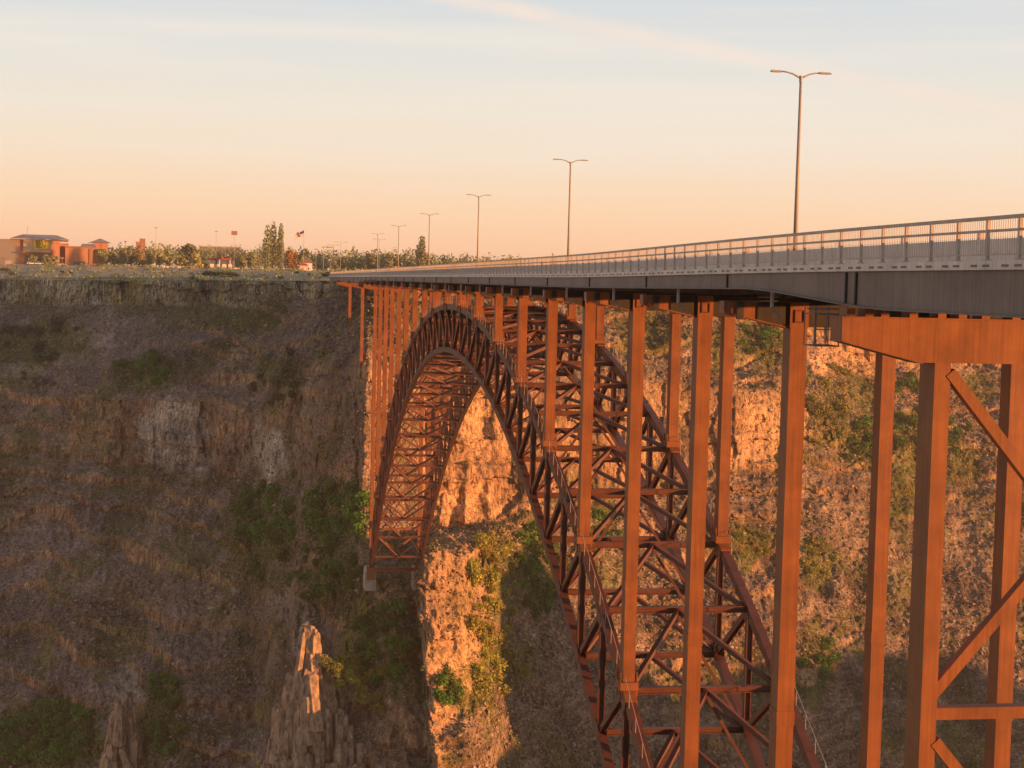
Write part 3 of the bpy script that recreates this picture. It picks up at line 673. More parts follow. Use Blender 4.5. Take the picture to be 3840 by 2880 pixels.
def crown(name, lobes, n, size, m, seed):
    rg = np.random.default_rng(seed); vol = np.array([l[3]*l[4]*l[5] for l in lobes]); k = rg.choice(len(lobes), n, p=vol/vol.sum())
    d = rg.normal(size=(n, 3)); d /= np.linalg.norm(d, axis=1)[:, None]; r = rg.uniform(.25, 1, n)**.45
    L_ = np.array(lobes); c = L_[k, :3]+d*r[:, None]*L_[k, 3:6]
    clump = np.sin(c[:, 0]*3.1/size*.25+seed)+np.sin(c[:, 1]*2.7/size*.25)+np.sin(c[:, 2]*2.9/size*.25)
    c = c[clump > -1.5]; v, q = quads_at(c, size, rg); return fast_mesh(name, v, q, m)
def bush_mesh(seed, m):
    rg = np.random.default_rng(seed); lobes = []
    for k in range(7):
        a = rg.uniform(0, 6.28); r = rg.uniform(0, .6); z = rg.uniform(.25, .75); w = rg.uniform(.28, .48); lobes.append((math.cos(a)*r, math.sin(a)*r, z, w, w, w*rg.uniform(.7, 1.1)))
    return crown('foliage', lobes, 620, .085, m, seed)
def stem_mesh(h=.6):
    b = MB(); b.tube([(0, 0, -.25), (0, 0, h*.5), (.08, .03, h)], [.06, .045, .02], 5); b.tube([(0, 0, .1), (-.2, .1, h*.9)], [.035, .015], 4); b.tube([(0, 0, .15), (.1, -.22, h*.95)], [.03, .012], 4); return b.mesh('stems', BARK)
BM = {k: [bush_mesh(100*j+7, m) for j in range(1, 5)] for k, m in (('g', LEAF), ('y', LEAFY), ('d', LEAFD))}
STEM = stem_mesh()
bn = {}
def bush(p, r, kind, label, group, squash=1.0):
    nm = {'g': 'green_shrub', 'y': 'yellow_shrub', 'd': 'dark_shrub'}[kind]
    o = empty(nm, tuple(p), random.uniform(0, 6.28), label, 'shrub', group); o.scale = (r, r, r*squash)
    c = link(bpy.data.objects.new('foliage', random.choice(BM[kind])), o); c2 = link(bpy.data.objects.new('stems', STEM), o)
    return o
def thicket(cx, cyy, rx, ry, n, r0, r1, kind, label, group, squash=1.0):
    for k in range(n):
        a = random.uniform(0, 6.28); q_ = math.sqrt(random.random()); g = ground(cx+math.cos(a)*rx*q_, cyy+math.sin(a)*ry*q_)
        if g is not None: bush(g+np.array([0, 0, -.3]), random.uniform(r0, r1), kind, label, group, squash)
TH = [
 (95, 1600, 110, 75, 52, 3.0, 5.2, 'g', 'deep green shrub in the thicket at the bottom left corner of the gorge', 'bottom left thicket'),
 (350, 1555, 42, 85, 20, 2.2, 4.0, 'g', 'green shrub right of the lit rock spire low on the left', 'shrubs by the left rock spire'),
 (565, 1150, 70, 105, 34, 2.8, 5.2, 'g', 'dark green shrub in the thicket left below the bridge footing, under the whitish rocks', 'headland thicket'),
 (720, 1110, 70, 75, 26, 2.4, 4.4, 'g', 'green shrub on the headland slope close left of the arch foot', 'shrubs left of the arch foot'),
 (690, 1240, 90, 60, 22, 2.0, 3.8, 'g', 'green shrub above the tall lit rock spire', 'shrubs above the lit spire'),
 (830, 1400, 75, 80, 26, 2.0, 3.8, 'g', 'dark green shrub in the hollow under the arch footing', 'shrubs under the arch footing'),
 (770, 1455, 60, 40, 22, 2.0, 3.4, 'y', 'sunlit yellow green shrub on the ridge below the arch footing', 'yellow shrubs on the ridge'),
 (1060, 1280, 62, 115, 52, 1.8, 3.6, 'y', 'sunlit yellow green shrub on the slope right of the lit outcrop', 'yellow shrubs right of the outcrop'),
 (1165, 1230, 55, 110, 44, 2.0, 4.0, 'g', 'dark green shrub under the bright cliff seen through the arch', 'shrubs under the bright cliff'),
 (1075, 1460, 60, 50, 20, 2.0, 3.6, 'y', 'olive shrub at the foot of the sunlit slope inside the arch', 'olive shrubs at the slope foot'),
 (985, 1500, 45, 45, 10, 1.6, 3.0, 'g', 'low green shrub right beside the lit rock pillar', 'shrubs beside the rock pillar'),
 (100, 740, 110, 45, 20, 2.2, 4.4, 'd', 'grey green shrub on the broad upper bench at the far left', 'shrubs on the left bench'),
 (300, 800, 80, 35, 16, 1.8, 3.4, 'g', 'green shrub above the pale cliff patch on the left wall', 'shrubs above the pale cliff'),
 (85, 815, 40, 25, 6, 1.6, 3.0, 'd', 'dark shrub on the ledge above the left cliff band', 'ledge shrubs'),
 (600, 820, 60, 60, 12, 1.8, 3.2, 'd', 'dark shrub beside the crest of the headland ridge', 'shrubs along the headland crest'),
 (1790, 850, 55, 60, 18, 2.0, 4.0, 'y', 'sunlit shrub under the upper orange cliff right of the nearest free column', 'shrubs under the upper cliff'),
 (1950, 870, 55, 60, 16, 2.4, 4.2, 'g', 'green shrub seen left of the braced tower leg, below the cap', 'shrubs left of the tower'),
 (1900, 960, 90, 50, 20, 2.4, 4.4, 'g', 'dark green shrub on the right slope halfway up the wall', 'shrubs on the right slope'),
 (1640, 730, 45, 40, 12, 2.0, 3.6, 'g', 'green shrub just below the deck between the two nearest free columns', 'shrubs under the deck'),
 (1770, 1205, 30, 40, 8, 2.2, 4.0, 'y', 'bright yellow green shrub on the rubble slope right of the nearest free column', 'bright shrubs on the rubble'),
 (1610, 1180, 50, 50, 12, 2.0, 3.4, 'y', 'sunlit shrub on the rubble slope behind the arch', 'shrubs behind the arch'),
 (2065, 960, 40, 60, 12, 2.2, 3.6, 'g', 'green shrub seen between the tower leg and its diagonal brace', 'shrubs behind the tower brace'),
 (1300, 1140, 40, 60, 10, 2.0, 3.6, 'g', 'green shrub seen through the near arch lattice', 'shrubs behind the lattice'),
 (1400, 720, 50, 40, 10, 2.0, 3.4, 'd', 'dark shrub high on the wall seen between the middle columns', 'shrubs between the middle columns'),
 (1770, 1430, 40, 50, 9, 2.0, 3.4, 'g', 'green shrub low on the right slope beside the nearest free column', 'low shrubs on the right slope'),
]
for a_ in TH: thicket(*a_)

# scree and low scrub: nobody could count them
ok = np.nonzero(VALID & (levT.ravel() > 0.05))[0]
def pick(w, n): w = w[ok]; return RNG.choice(ok, n, p=w/w.sum())
ii = pick((1-stT.ravel())*(.35+np.clip(fbm(AV/20+3, 3)*3+.5, 0, 1.2))*(1-.6*veg), 72000)
c = AV[ii]+RNG.normal(scale=.25, size=(len(ii), 3)); sz = np.clip(RNG.lognormal(-1.15, .45, len(ii)), .14, 1.3)
O6 = np.array([(1,0,0),(-1,0,0),(0,1,0),(0,-1,0),(0,0,1),(0,0,-1)], float); T8 = np.array([(0,2,4),(2,1,4),(1,3,4),(3,0,4),(2,0,5),(1,2,5),(3,1,5),(0,3,5)])
A = RNG.uniform(0, 6.28, len(ii)); ca_, sa_ = np.cos(A), np.sin(A)
v = O6[None]*RNG.uniform(.6, 1.3, (len(ii), 6, 1))*sz[:, None, None]*np.array([1, .8, .65]); v = v+RNG.normal(scale=.12, size=v.shape)*sz[:, None, None]
v = np.stack([v[..., 0]*ca_[:, None]-v[..., 1]*sa_[:, None], v[..., 0]*sa_[:, None]+v[..., 1]*ca_[:, None], v[..., 2]], -1)+c[:, None]
ROCK = mat('scree_rock', (.32, .24, .17), .95, var=.35, scale=.9, col2=(.11, .08, .06))
tag(link(bpy.data.objects.new('scree', fast_mesh('scree', v.reshape(-1, 3), (T8[None]+6*np.arange(len(ii))[:, None, None]).reshape(-1, 3), ROCK))), 'loose basalt rubble on the slopes', kind='stuff')
for nm, m, n, wt in (('scrub', LEAFD, 6500, (veg*1.0+.18)), ('dry_grass', LEAFY, 5200, (veg*.6+.10)*(1-.7*stT.ravel()))):
    ii = pick(wt, n); r = RNG.uniform(.35, 1.15, n); kk = 11
    c = (AV[ii][:, None]+RNG.normal(scale=.42, size=(n, kk, 3))*r[:, None, None]+np.array([0, 0, .35])*r[:, None, None]).reshape(-1, 3)
    v, q = quads_at(c, np.repeat(r*.30, kk), RNG); tag(link(bpy.data.objects.new(nm, fast_mesh(nm, v, q, m))), 'low %s dotted over the canyon slopes' % nm.replace('_', ' '), kind='stuff')

pi_ = np.nonzero((levT.ravel() < 0) & (SXv > -60) & (SXv < 1100) & (SYv > 572) & (SYv < 606) & (dv < 900))[0]
pi_ = RNG.choice(pi_, 800); r = RNG.uniform(.4, 1.5, len(pi_)); kk = 16
c = (AV[pi_][:, None]+RNG.normal(scale=(.9, .9, .28), size=(len(pi_), kk, 3))*r[:, None, None]+np.array([0, 0, .4])*r[:, None, None]+np.concatenate([RNG.uniform(-6, 6, (len(pi_), 1, 2)), np.zeros((len(pi_), 1, 1))], 2)).reshape(-1, 3)
v, q = quads_at(c, np.repeat(r*.34, kk), RNG); tag(link(bpy.data.objects.new('sagebrush', fast_mesh('sagebrush', v, q, LEAFH))), 'sagebrush dotted over the plateau', kind='stuff')

# ------------------------------------------------------------------ rock spires and outcrops
SPIRE = mat('spire_rock', (.36, .265, .185), .95, var=.3, scale=1.1, col2=(.085, .062, .048), bump=.9, bscale=3, stretch=(1, 1, .45))
def outcrop(line, label, seed=0, rad=(.4, 1.35)):
    # jointed basalt: many leaning, chipped polygonal blocks; line = [(x, y of the top, distance, half width in m)]
    rg = random.Random(seed); b = MB(); org = Vector(sight(line[0][0], line[0][1], D=line[0][2]))
    for (xa_, ya_, da_, wa_, na), (xb_, yb_, db_, wb_, nb_) in zip(line[:-1], line[1:]):
        for k in range(na):
            t = rg.random(); x = xa_+(xb_-xa_)*t; y = ya_+(yb_-ya_)*t; D_ = da_+(db_-da_)*t; w = wa_+(wb_-wa_)*t
            c = Vector(sight(x, y, D=D_))-org; o1, o2 = rg.gauss(0, .55), rg.gauss(0, .55); rr = math.hypot(o1, o2)
            c.x += o1*w; c.y += o2*w*.9; c.z -= rr**1.4*w*1.25+rg.uniform(0, 1.8); R1 = rg.uniform(*rad)*(.7+.5*min(rr, 1.2)); n = rg.choice((4, 5, 5, 6)); a0 = rg.uniform(0, 6.28)
            lean = Vector((rg.gauss(0, .10), rg.gauss(0, .10), 0)); H = rg.uniform(9, 16); tip = (rg.uniform(-.55, .55), rg.uniform(-.55, .55)); vs = []
            for lv, (f, zz) in enumerate(((1.45, -H), (1.12, -H*.35), (1.0, -rg.uniform(.7, 1.6)), (.72, 0))):
                jx = [rg.uniform(.86, 1.14) for _ in range(n)]
                for q in range(n):
                    th = a0+6.283*q/n; ux, uy = math.cos(th)*R1*f*jx[q], math.sin(th)*R1*f*jx[q]
                    vs.append(c+Vector((ux, uy, zz+(tip[0]*ux+tip[1]*uy if lv > 1 else 0)))-lean*(-zz))
            fs = [(l_*n+q, l_*n+(q+1) % n, (l_+1)*n+(q+1) % n, (l_+1)*n+q) for l_ in range(3) for q in range(n)]+[tuple(range(3*n, 4*n))]
            b.add(vs, fs)
    o = b.build('rock_outcrop', SPIRE); o.location = org; return tag(o, label, 'rock')
def gd(x, y): g = ground(x, y); return math.hypot(g[0], g[1])
outcrop([(666, 1322, 349, 1.5, 34), (676, 1400, 348.5, 2.3, 60), (655, 1470, 348, 4.2, 70), (715, 1500, 347, 6.5, 120), (800, 1660, 340, 9, 80)], 'jagged rock ridge with an orange lit crest running down from left of the arch footing', 3)
outcrop([(628, 1432, 349, 1.5, 22), (612, 1560, 348, 4.5, 46), (600, 1700, 342, 7, 50)], 'small lit stub and dark rocks left beside the jagged ridge', 5)
outcrop([(272, 1478, gd(270, 1600)-8, 2.2, 26), (262, 1560, gd(262, 1600)-9, 4.0, 60), (240, 1700, gd(250, 1640)-12, 7, 70)], 'craggy dark outcrop near the bottom left corner between green shrubs', 8)
for k in range(16):
    u_ = k/15; pb = sight(700+125*u_+random.uniform(-12, 12), 1432+90*u_+random.uniform(-14, 14), D=346.5-2.5*u_)
    bush(pb-np.array([0, 0, 1.2]), random.uniform(1.5, 2.6), 'y', 'sunlit yellow green shrub on the ridge below the arch footing', 'yellow shrubs on the ridge')
thicket(770, 1450, 60, 45, 16, 2.0, 3.2, 'y', 'sunlit yellow green shrub on the ridge below the arch footing', 'yellow shrubs on the ridge')

# ------------------------------------------------------------------ the town on the plateau
GREY = mat('grey_stucco', (.20, .185, .175), .9, var=.06); ORG = mat('terracotta_stucco', (.42, .20, .11), .9, var=.06); TAN = mat('tan_stucco', (.50, .38, .25), .9, var=.06)  # grey stucco darkened: the shade on the store front is in its colour
ROOFM = mat('blue_grey_metal_roof', (.33, .29, .28), .6, var=.06); WIN = mat('shop_glass', (.05, .055, .07), .15, spec=.6); YEL = mat('yellow_sign_face', (.62, .46, .03), .6, var=.03)
BLK = mat('sign_black', (.03, .03, .03), .6); WHT = mat('white_paint', (.75, .73, .70), .5, var=.03); REDP = mat('red_paint', (.45, .05, .04), .5, var=.04); BLUEP = mat('slate_blue_paint', (.12, .14, .24), .6); BRICK = mat('brown_brick', (.30, .16, .10), .9); TYRE = mat('tyre_rubber', (.025, .025, .025), .9); SILV = mat('silver_paint', (.45, .45, .46), .35); NAVY = mat('flag_navy', (.03, .04, .12), .8)
def px(D): return D/3408
def site(x, D): p = at_dist(x, D); return p, -azi(x)
def bpart(mb, name, m, r): o = mb.build(name, m, r); return o
def hip(b, x0, x1, y0, y1, z0, z1, inset):
    b.add([(x0,y0,z0),(x1,y0,z0),(x1,y1,z0),(x0,y1,z0),(x0+inset,(y0+y1)/2,z1),(x1-inset,(y0+y1)/2,z1)], [(0,3,2,1),(0,1,5,4),(1,2,5),(2,3,4,5),(3,0,4)]); return b
DB = 880; k = px(DB)
def storeframe(x, label, cat, name, D=DB): p, rz = site(x, D); return empty(name, tuple(p-np.array([0, 0, .3])), rz, label, cat)
# big store with the yellow sign
r = storeframe(83, 'tan and orange store with a grey hipped roof and a yellow sign, far left skyline', 'store', 'store_building')
w = 42*k; h = 54*k
b = MB(); b.box(-w, w, 0, 30, 0, h); bpart(b, 'wall', ORG, r)
b = MB(); b.box(-30*k, 24*k, -1.2, -.01, 26*k, h-.2); bpart(b, 'sign_wall', TAN, r)
b = MB(); hip(b, -56*k, 60*k, -3, 33, h+.02, h+10*k, 24*k); b.box(-56*k, 60*k, -3, 33, h-.5, h+.0); bpart(b, 'roof', ROOFM, r)
b = MB(); b.box(-33*k, 27*k, -4, -.01, 25*k, 26.5*k); cn = bpart(b, 'canopy', BRICK, r)
b = MB(); b.box(-26*k, 20*k, -.25, -.01, .3, 20*k); ds = bpart(b, 'entrance_glass', WIN, r)
b = MB()
for x in (-26, -14, -3, 8, 19.5): b.box(x*k-.12, x*k+.12, -.4, -.26, .3, 20*k)
bpart(b, 'glazing_bar', GREY, ds)
b = MB(); b.box(-10*k, 20*k, -1.6, -1.21, 33*k, 52*k); sg = bpart(b, 'sign_panel', YEL, r)
for txt, z in (('BEST', 44*k), ('BUY', 35.5*k)):
    tcv = bpy.data.curves.new('sign_letters', 'FONT'); tcv.body = txt; tcv.size = 8.6*k*1.25; tcv.extrude = .04; tcv.align_x = 'CENTER'; tcv.materials.append(BLK)
    tob = bpy.data.objects.new('tmp', tcv); me_ = bpy.data.meshes.new_from_object(tob); bpy.data.objects.remove(tob); to = link(bpy.data.objects.new('sign_letters', me_), sg); to.location = (5*k, -1.66, z); to.rotation_euler = (math.radians(90), 0, 0)
b = MB(); b.tube([(-22*k, 10, h), (-22*k, 10, h+26*k)], .15, 6); bpart(b, 'roof_mast', GALV, r)
r = storeframe(-12, 'plain grey flat roofed store block at the left edge of the skyline', 'store', 'grey_store_building')
b = MB(); b.box(-60*k, 47*k, 0, 30, 0, 50*k); bpart(b, 'wall', GREY, r); b = MB(); b.box(-61*k, 48*k, -.3, 30.3, 50*k, 52*k); bpart(b, 'parapet', BRICK, r)
b = MB(); b.box(20*k, 34*k, -.1, -.001, .3, 8*k); bpart(b, 'loading_door', ROOFM, r)
r = storeframe(171, 'bright terracotta building with a low grey roof, right of the yellow sign store', 'store', 'terracotta_building')
b = MB(); b.box(-28*k, 27*k, 0, 25, 0, 38*k); bpart(b, 'wall', ORG, r); b = MB(); b.box(-29*k, 28*k, -.4, 25.4, 38*k, 41.5*k); bpart(b, 'parapet', BRICK, r); b = MB(); hip(b, 2*k, 34*k, 3, 22, 41.6*k, 48*k, 4*k); bpart(b, 'roof', ROOFM, r)
b = MB(); b.box(20*k, 26.5*k, -.4, -.01, 0, 37*k); bpart(b, 'corner_pier', BRICK, r); b = MB(); b.box(-12*k, 12*k, -.12, -.001, .2, 10*k); bpart(b, 'door', WIN, r)
r = storeframe(137, 'short brick red linking wall between the sign store and the terracotta building', 'building', 'linking_building', DB+6)
b = MB(); b.box(-12*k, 10*k, 0, 4, 0, 45*k); bpart(b, 'wall', ORG, r); b = MB(); b.box(-12.5*k, 10.5*k, -.3, 4.3, 45*k, 47*k); bpart(b, 'parapet', BRICK, r)
r = storeframe(216, 'small terracotta tower with a pointed grey roof, rightmost of the store roofs', 'tower', 'corner_tower', DB+40)
b = MB(); b.box(-16*k, 16*k, 0, 14, 0, 52*k); bpart(b, 'wall', ORG, r); b = MB(); hip(b, -22*k, 22*k, -2, 16, 52*k+.01, 61*k, 20*k); bpart(b, 'roof', ROOFM, r); b = MB(); b.box(-12*k, 12*k, -.12, -.001, 32*k, 38*k); bpart(b, 'window', WIN, r)
# filling station, sheds, hut
r = storeframe(478, 'low building with a red canopy and blue grey front left of the poplars', 'building', 'low_canopy_building')
b = MB(); b.box(-26*k, 28*k, 2, 16, 0, 20*k); bpart(b, 'wall', BLUEP, r); b = MB(); b.box(-30*k, 22*k, -3, 17, 21*k, 24*k); bpart(b, 'roof', REDP, r)
for x in (-24, -4, 18):
    b = MB(); b.box(x*k-.2, x*k+.2, -2.6, -2.2, 0, 21*k); bpart(b, 'canopy_post', WHT, r)
for x in (-20, -8, 6, 18):
    b = MB(); b.box(x*k-1.1, x*k+1.1, 1.9, 1.99, 4*k, 12*k); bpart(b, 'window', WHT, r)
r = storeframe(474, 'long low grey building behind trees left of the poplars', 'building', 'long_low_building', 1050)
b = MB(); b.box(-13, 13, 0, 12, 0, 14.5); bpart(b, 'wall', GREY, r); b = MB(); b.box(-13.4, 13.4, -.4, 12.4, 14.5, 15); bpart(b, 'parapet', ROOFM, r)
r = storeframe(303, 'small brown brick block peeping above the tree belt', 'building', 'brick_building', 1000)
b = MB(); b.box(-2.8, 2.8, 0, 6, 0, 15.6); bpart(b, 'wall', BRICK, r); b = MB(); b.box(-3, 3, -.2, 6.2, 15.6, 16.1); bpart(b, 'parapet', TAN, r)
r = storeframe(656, 'small cream and pink hut at the rim right of the poplars', 'hut', 'small_hut', 760)
b = MB(); b.box(-2, 2, 0, 3, 0, 3); bpart(b, 'wall', mat('cream_render', (.6, .46, .38), .9), r); b = MB(); hip(b, -2.4, 2.4, -.4, 3.4, 3.01, 4.0, 1.5); bpart(b, 'roof', REDP, r); b = MB(); b.box(.2, 1.2, -.06, -.001, 0, 2); bpart(b, 'door', WHT, r)
r = storeframe(664, 'white gabled house half hidden behind the round green tree', 'house', 'white_house', 900)
b = MB(); b.box(-2.6, 2.6, 0, 6, 0, 4.8); bpart(b, 'wall', WHT, r); b = MB(); hip(b, -3.1, 3.1, -.6, 6.6, 4.81, 7.2, 1.4); bpart(b, 'roof', BRICK, r); b = MB(); b.box(-1, 1, -.06, -.001, 1, 2.4); bpart(b, 'window', WIN, r)
# trees
def tree(x, yt, yb, wd, D, kind='g', label='', group=None, name='broadleaf_tree', n=900):
    p, rz = site(x, D); h = (yb-yt)*px(D); w = wd*px(D)/2; r = empty(name, tuple(p-np.array([0, 0, .4])), random.uniform(0, 6), label, 'tree', group); rg = random.Random(int(x*7+yt)); lobes = []
    if kind == 'poplar':
        for j in range(9): z = h*(.12+.10*j); rr = w*(1.1-.075*abs(j-3)**1.25)*(.9+.2*rg.random()); lobes.append((rg.uniform(-.12, .12)*w, rg.uniform(-.12, .12)*w, z, max(rr, w*.22), max(rr, w*.22), h*.09))
        m = LEAFH
    elif kind == 'cone':
        for j in range(7): z = h*(.15+.12*j); rr = w*(1-.13*j); lobes.append((0, 0, z, rr, rr, h*.08))
        m = LEAFD
    else:
        for j in range(9): a = rg.uniform(0, 6.28); q_ = rg.uniform(.1, .62)*w; lobes.append((math.cos(a)*q_, math.sin(a)*q_, h*rg.uniform(.22, .82), w*rg.uniform(.45, .62), w*rg.uniform(.45, .62), h*rg.uniform(.16, .24)))
        m = {'g': LEAFH, 'y': LEAFHY, 'd': LEAFH, 'o': LEAFO}[kind]
    link(bpy.data.objects.new('crown', crown('crown', lobes, int(n*1.5), max(.42, w*.13), m, int(x))), r)
    b = MB(); b.tube([(0, 0, 0), (0, 0, h*.45), (w*.05, 0, h*.8)], [w*.06+.08, w*.05+.05, .04], 6)
    for j in range(4): a = rg.uniform(0, 6.28); b.tube([(0, 0, h*(.25+.1*j)), (math.cos(a)*w*.5, math.sin(a)*w*.5, h*(.45+.1*j))], [.09, .03], 4)
    b.build('trunk', BARK, r)
    return r
PG = 'poplar cluster left of the flagpole'
rg_ = np.random.default_rng(5); cc = []
for x in np.linspace(-60, 1120, 420):
    D = rg_.uniform(985, 1060) if x < 760 else rg_.uniform(940, 1010); p = at_dist(x+rg_.uniform(-3, 3), D); hh = (rg_.uniform(10, 16) if x > 190 else rg_.uniform(4, 8))*(1 if x < 920 else .85); m_ = 60
    q_ = rg_.normal(size=(m_, 3)); q_ /= np.linalg.norm(q_, axis=1)[:, None]; cc.append(p+np.array([0, 0, hh*.55])+q_*np.array([3.2, 3.2, hh*.5])*rg_.uniform(.4, 1, (m_, 1)))
cc = np.concatenate(cc); v, q = quads_at(cc, np.full(len(cc), .75), rg_)
tag(link(bpy.data.objects.new('far_woodland', fast_mesh('far_woodland', v, q, LEAFH))), 'hazy mass of distant trees across the town', kind='stuff')
tree(577, 489, 588, 24, 800, 'poplar', 'left poplar of the cluster of three, broad grey green column', PG, 'poplar_tree', 1500)
tree(589, 479, 587, 19, 806, 'poplar', 'tallest middle poplar of the cluster of three', PG, 'poplar_tree', 1500)
tree(605, 484, 586, 17, 800, 'poplar', 'slim right poplar of the cluster of three', PG, 'poplar_tree', 1500)
tree(909, 489, 572, 26, 780, 'poplar', 'single broad poplar standing alone above the far end of the bridge', None, 'poplar_tree', 1700)
tree(922, 518, 572, 9, 790, 'o', 'narrow tawny tree touching the right side of the single poplar', None, 'narrow_tree', 500)
tree(407, 501, 560, 44, 960, 'd', 'round domed dark tree rising above the belt between store and poplars', None, 'domed_tree', 1500)
for x, yt, wd, kd in ((222,536,26,'d'),(243,532,30,'d'),(262,528,28,'g'),(283,530,30,'g'),(305,533,30,'y'),(322,523,30,'g'),(344,534,34,'y'),(366,530,30,'g'),(388,536,30,'d'),(424,538,32,'y'),(442,540,24,'g')):
    tree(x, yt, 572, wd, 905+(x*37) % 40, kd, {'d': 'dark grey green tree in the belt between store and poplars', 'g': 'mid green tree in the belt between store and poplars', 'y': 'yellow green tree in the belt between store and poplars'}[kd], 'tree belt right of the stores')
for x, yt, wd in ((68,548,22),(98,545,26),(118,549,20)): tree(x, yt, 570, wd, 840, 'd', 'small dull green tree in front of the yellow sign store', 'trees in front of the store')
for x, yt, wd, kd in ((520,538,30,'g'),(541,533,34,'d'),(556,541,26,'g')): tree(x, yt, 578, wd, 850+(x*13) % 30, kd, 'bushy tree just left of the poplar cluster', 'trees left of the poplars')
tree(624, 530, 582, 20, 820, 'o', 'tawny orange tree right beside the poplar cluster', None, 'tawny_tree')
tree(636, 536, 582, 16, 830, 'o', 'slim tawny tree under the flag', None, 'tawny_tree', 600)
tree(655, 525, 572, 40, 940, 'g', 'full round green tree right below the flag', None, 'broadleaf_tree', 1300)
for x, yt, wd, kd in ((684,535,24,'g'),(700,540,22,'d'),(722,543,24,'d'),(738,538,24,'g'),(760,536,26,'d'),(778,530,30,'g'),(798,526,32,'d'),(820,528,30,'g'),(842,527,30,'d'),(862,530,28,'g'),(884,533,28,'d')):
    tree(x, yt, 570, wd, 930+(x*31) % 60, kd, 'green tree in the row between the flag and the single poplar', 'tree row left of the single poplar')
tree(752, 529, 560, 8, 900, 'cone', 'tiny pointed conifer in the row left of the single poplar', None, 'conifer_tree', 400)
for x, yt, wd, kd in ((950,548,24,'g'),(968,543,26,'d'),(988,545,26,'g'),(1046,545,22,'d'),(1062,540,26,'g'),(1078,544,20,'d'),(1094,545,22,'g')):
    tree(x, yt, 575, wd, 900+(x*31) % 50, kd, 'low tree showing just over the far bridge deck right of the single poplar', 'trees over the far deck', n=600)
tree(1013, 546, 578, 22, 850, 'o', 'orange sunlit round tree just over the far bridge deck', None, 'tawny_tree', 700)
tree(1111, 536, 580, 14, 880, 'cone', 'small conifer at the right end of the trees over the deck', None, 'conifer_tree', 500)
tree(1192, 534, 590, 22, 860, 'cone', 'last dark tree tip over the railing, right of the second lamp gap', None, 'conifer_tree', 700)
for x, y, r_ in ((448,598,3.2),(462,597,3.6),(478,598,3.8),(494,597,3.4),(505,600,2.6),(420,602,2.2),(10,585,3.0),(22,590,2.4),(135,590,2.0),(150,591,1.8),(700,596,2.2),(712,594,2.0),(640,592,1.8),(600,598,2.0),(668,595,2.0)):
    g = ground(x, y); 
    if g is not None: bush(g, r_, 'd' if x != 478 else 'g', 'low dark bush growing along the edge of the plateau rim', 'bushes on the rim edge', .6)
# flag, poles and signs
p, rz = site(655, 800); r = empty('flagpole', tuple(p-np.array([0, 0, .3])), rz, 'tall flagpole flying a striped red and white flag with a dark blue corner', 'flagpole'); kk_ = px(800)
b = MB(); b.tube([(0, 0, 0), (0, 0, 90*kk_)], [.14, .06], 6); b.build('pole', GALV, r); b = MB(); b.tube([(0, 0, 90*kk_), (0, 0, 90*kk_+.35)], .14, 6); b.build('finial', YEL, r)
def flagmesh(c0, c1, r0, r1, m, nm, dy=0):
    nx, ny = 22, 13; v = []
    for i in range(nx+1):
        for j in range(ny+1):
            u, w_ = c0+(c1-c0)*i/nx, r0+(r1-r0)*j/ny; X = -u*4.6; Z = 90*kk_-.3-w_*2.5-u*2.3-.25*math.sin(u*7); v.append((X, math.sin(u*9+w_*2)*.35+dy, Z))
    return v, [(i*(ny+1)+j, (i+1)*(ny+1)+j, (i+1)*(ny+1)+j+1, i*(ny+1)+j+1) for i in range(nx) for j in range(ny)]
fl = MB(); wh = MB(); 
for s_ in range(13): (fl if s_ % 2 == 0 else wh).add(*flagmesh(0, 1, s_/13, (s_+1)/13, None, ''))
f_ = fl.build('flag', REDP, r); wh.build('white_stripes', WHT, f_); nb = MB(); nb.add(*flagmesh(0, .42, 0, 7/13, None, '', -.03)); nb.build('canton', NAVY, f_)
def post(x, yt, yb, D, label, head='T', group=None):
    p, rz = site(x, D); q = px(D); h = (yb-yt)*q; r = empty('light_pole' if head != 'sign' else 'pole_sign', tuple(p), rz, label, 'light pole' if head != 'sign' else 'sign', group)
    b = MB(); b.tube([(0, 0, 0), (0, 0, h)], [.13, .08], 6); b.build('pole', LAMPM, r)
    if head == 'T':
        b = MB(); b.bar((-2.2, 0, h), (2.2, 0, h), .1, .1); b.build('arm', LAMPM, r)
        for s_ in (-1, 1): b = MB(); b.box(s_*2.4-.5, s_*2.4+.5, -.2, .2, h-.02, h+.16); b.build('lamp_head', LAMPM, r)
    elif head == 'box': b = MB(); b.box(-.9, .9, -.3, .3, h-.1, h+.35); b.build('lamp_head', LAMPM, r)
    elif head == 'sign': b = MB(); b.box(-1.6, 1.6, -.25, .25, h-1.6, h+.6); b.build('sign_panel', BRICK, r)
    return r
for a_ in ((818,504,576,720,'double armed road lamp left of the fifth bridge lamp','T'),(735,516,580,760,'double armed road lamp midway between flag and single poplar','T'),(719,523,580,800,'smaller double armed lamp left of the midway road lamp','T'),
           (466,493,572,900,'thin car park light mast above the low canopy building','box'),(505,496,575,880,'pole with a wide dark sign right above the low canopy building','sign'),(336,489,572,900,'tall faint light mast over the tree belt','box'),
           (307,514,572,930,'short sign pole showing over the brick block','sign'),(682,535,582,780,'thin pole at the right side of the round green tree','box'),(698,532,584,770,'pale thin pole right of the white gabled house','box'),(714,530,582,790,'thin pole beside the smaller double armed lamp','box'),
           (134,577,592,800,'short pale post on the rim below the terracotta building','box')): post(*a_)
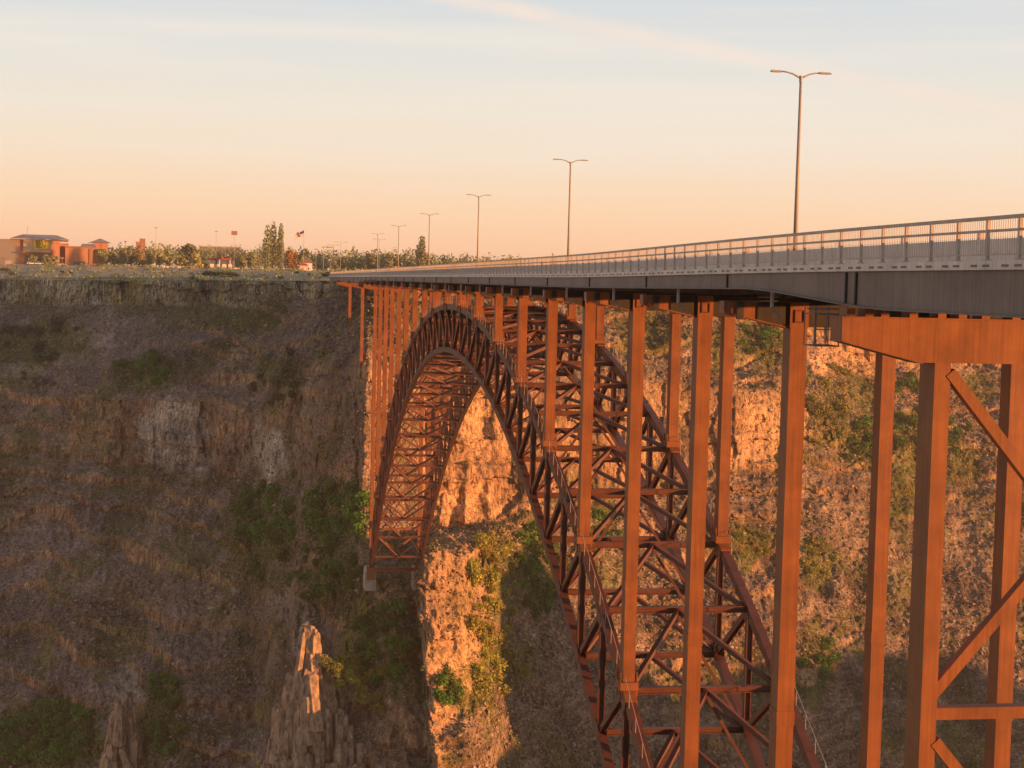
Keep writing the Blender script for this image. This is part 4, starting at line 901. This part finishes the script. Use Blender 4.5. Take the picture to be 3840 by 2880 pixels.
# vehicles
def car_proto(name, m, L_=4.6, H_=1.5, W_=1.85, van=False):
    r = empty(name); hb = .85 if not van else 1.15
    b = MB(); P_ = [(-L_/2, .35), (L_/2, .35), (L_/2, hb-.12), (L_/2-.5, hb), (-L_/2+.15, hb), (-L_/2, hb-.15)]; b.prism(P_, -W_/2, W_/2); b.build('body', m, r)
    b = MB(); t0, t1 = (-L_/2+.3, L_/2-1.2); b.prism([(t0, hb+.001), (t1, hb+.001), (t1-.75, H_ if not van else 2.1), (t0+.35, H_ if not van else 2.1)], -W_/2+.12, W_/2-.12); g = b.build('cabin_glass', WIN, r)
    b = MB(); zt = (H_ if not van else 2.1); b.box(t0+.35, t1-.75, -W_/2+.11, W_/2-.11, zt+.001, zt+.05); b.build('roof', m, g)
    for x in (-L_/2+.85, L_/2-.85):
        for y in (-W_/2+.02, W_/2-.02):
            b = MB(); b.tube([(x, y-.11, .33), (x, y+.11, .33)], .33, 12); b.build('wheel', TYRE, r)
    return r
protos = {}
for i, (x, D, c, lab, turn) in enumerate(((68,835,'w','white car parked left in front of the yellow sign store',0),(84,838,'s','silver car parked second from the left in front of the yellow sign store',.3),(128,840,'s','silver car parked between the sign store and the terracotta building',.1),
    (244,850,'s','silver car below the left end of the tree belt',.2),(364,845,'w','white car parked under the middle of the tree belt',0),(388,800,'w','bright white car in the open ground below the domed tree',.2),(404,825,'b','slate car right of the bright white car',.1),
    (508,800,'w','white car parked right below the low canopy building',0),(742,800,'w','white car on the road left of the far bridge end',1.1),(825,780,'w','white car at the far bridge end, left of the trailer',.2),(838,790,'b','dark blue car left of the white trailer',.3),(1035,860,'s','silver car showing over the deck right of the orange round tree',.2),(1080,860,'w','white car showing over the deck left of the small conifer',.2))):
    m = {'w': WHT, 's': SILV, 'b': BLUEP}[c]; p, rz = site(x, D)
    o = car_proto('parked_car', m) if c not in protos else copy_tree(protos[c]); protos.setdefault(c, o)
    o.location = tuple(p+np.array([0, 0, .0])); o.rotation_euler = (0, 0, rz+turn); tag(o, lab, 'car', 'cars on the far plateau')
p, rz = site(873, 800); r = empty('box_trailer', tuple(p), rz, 'long white box trailer standing left of the single poplar', 'trailer')
b = MB(); b.box(-5, 5, -1.2, 1.2, 1.1, 3.4); b.build('box', WHT, r)
for x in (-3.6, -2.6, 3.4): b = MB(); b.tube([(x, -1.25, .5), (x, 1.25, .5)], .5, 12); b.build('wheels', TYRE, r)
b = MB(); b.box(-4.8, 4.8, -.5, .5, .8, 1.09); b.build('chassis', BLK, r)
p, rz = site(874, 770); r = car_proto('red_van', REDP, 4.8, 1.9, 1.95, True); r.location = tuple(p); r.rotation_euler = (0, 0, rz+.2); tag(r, 'red van in front of the white trailer', 'van')
# ------------------------------------------------------------------ evening haze
HM = bpy.data.materials.new('haze'); HM.use_nodes = True; t = HM.node_tree; t.nodes.clear()
o_ = t.nodes.new('ShaderNodeOutputMaterial'); v_ = t.nodes.new('ShaderNodeVolumePrincipled'); t.links.new(v_.outputs[0], o_.inputs['Volume'])
v_.inputs['Color'].default_value = (.86, .80, .78, 1); v_.inputs['Density'].default_value = .00010; v_.inputs['Anisotropy'].default_value = .1
b = MB(); b.box(-3200, 3200, -300, 5200, -152, 70); tag(b.build('haze', HM), kind='stuff')
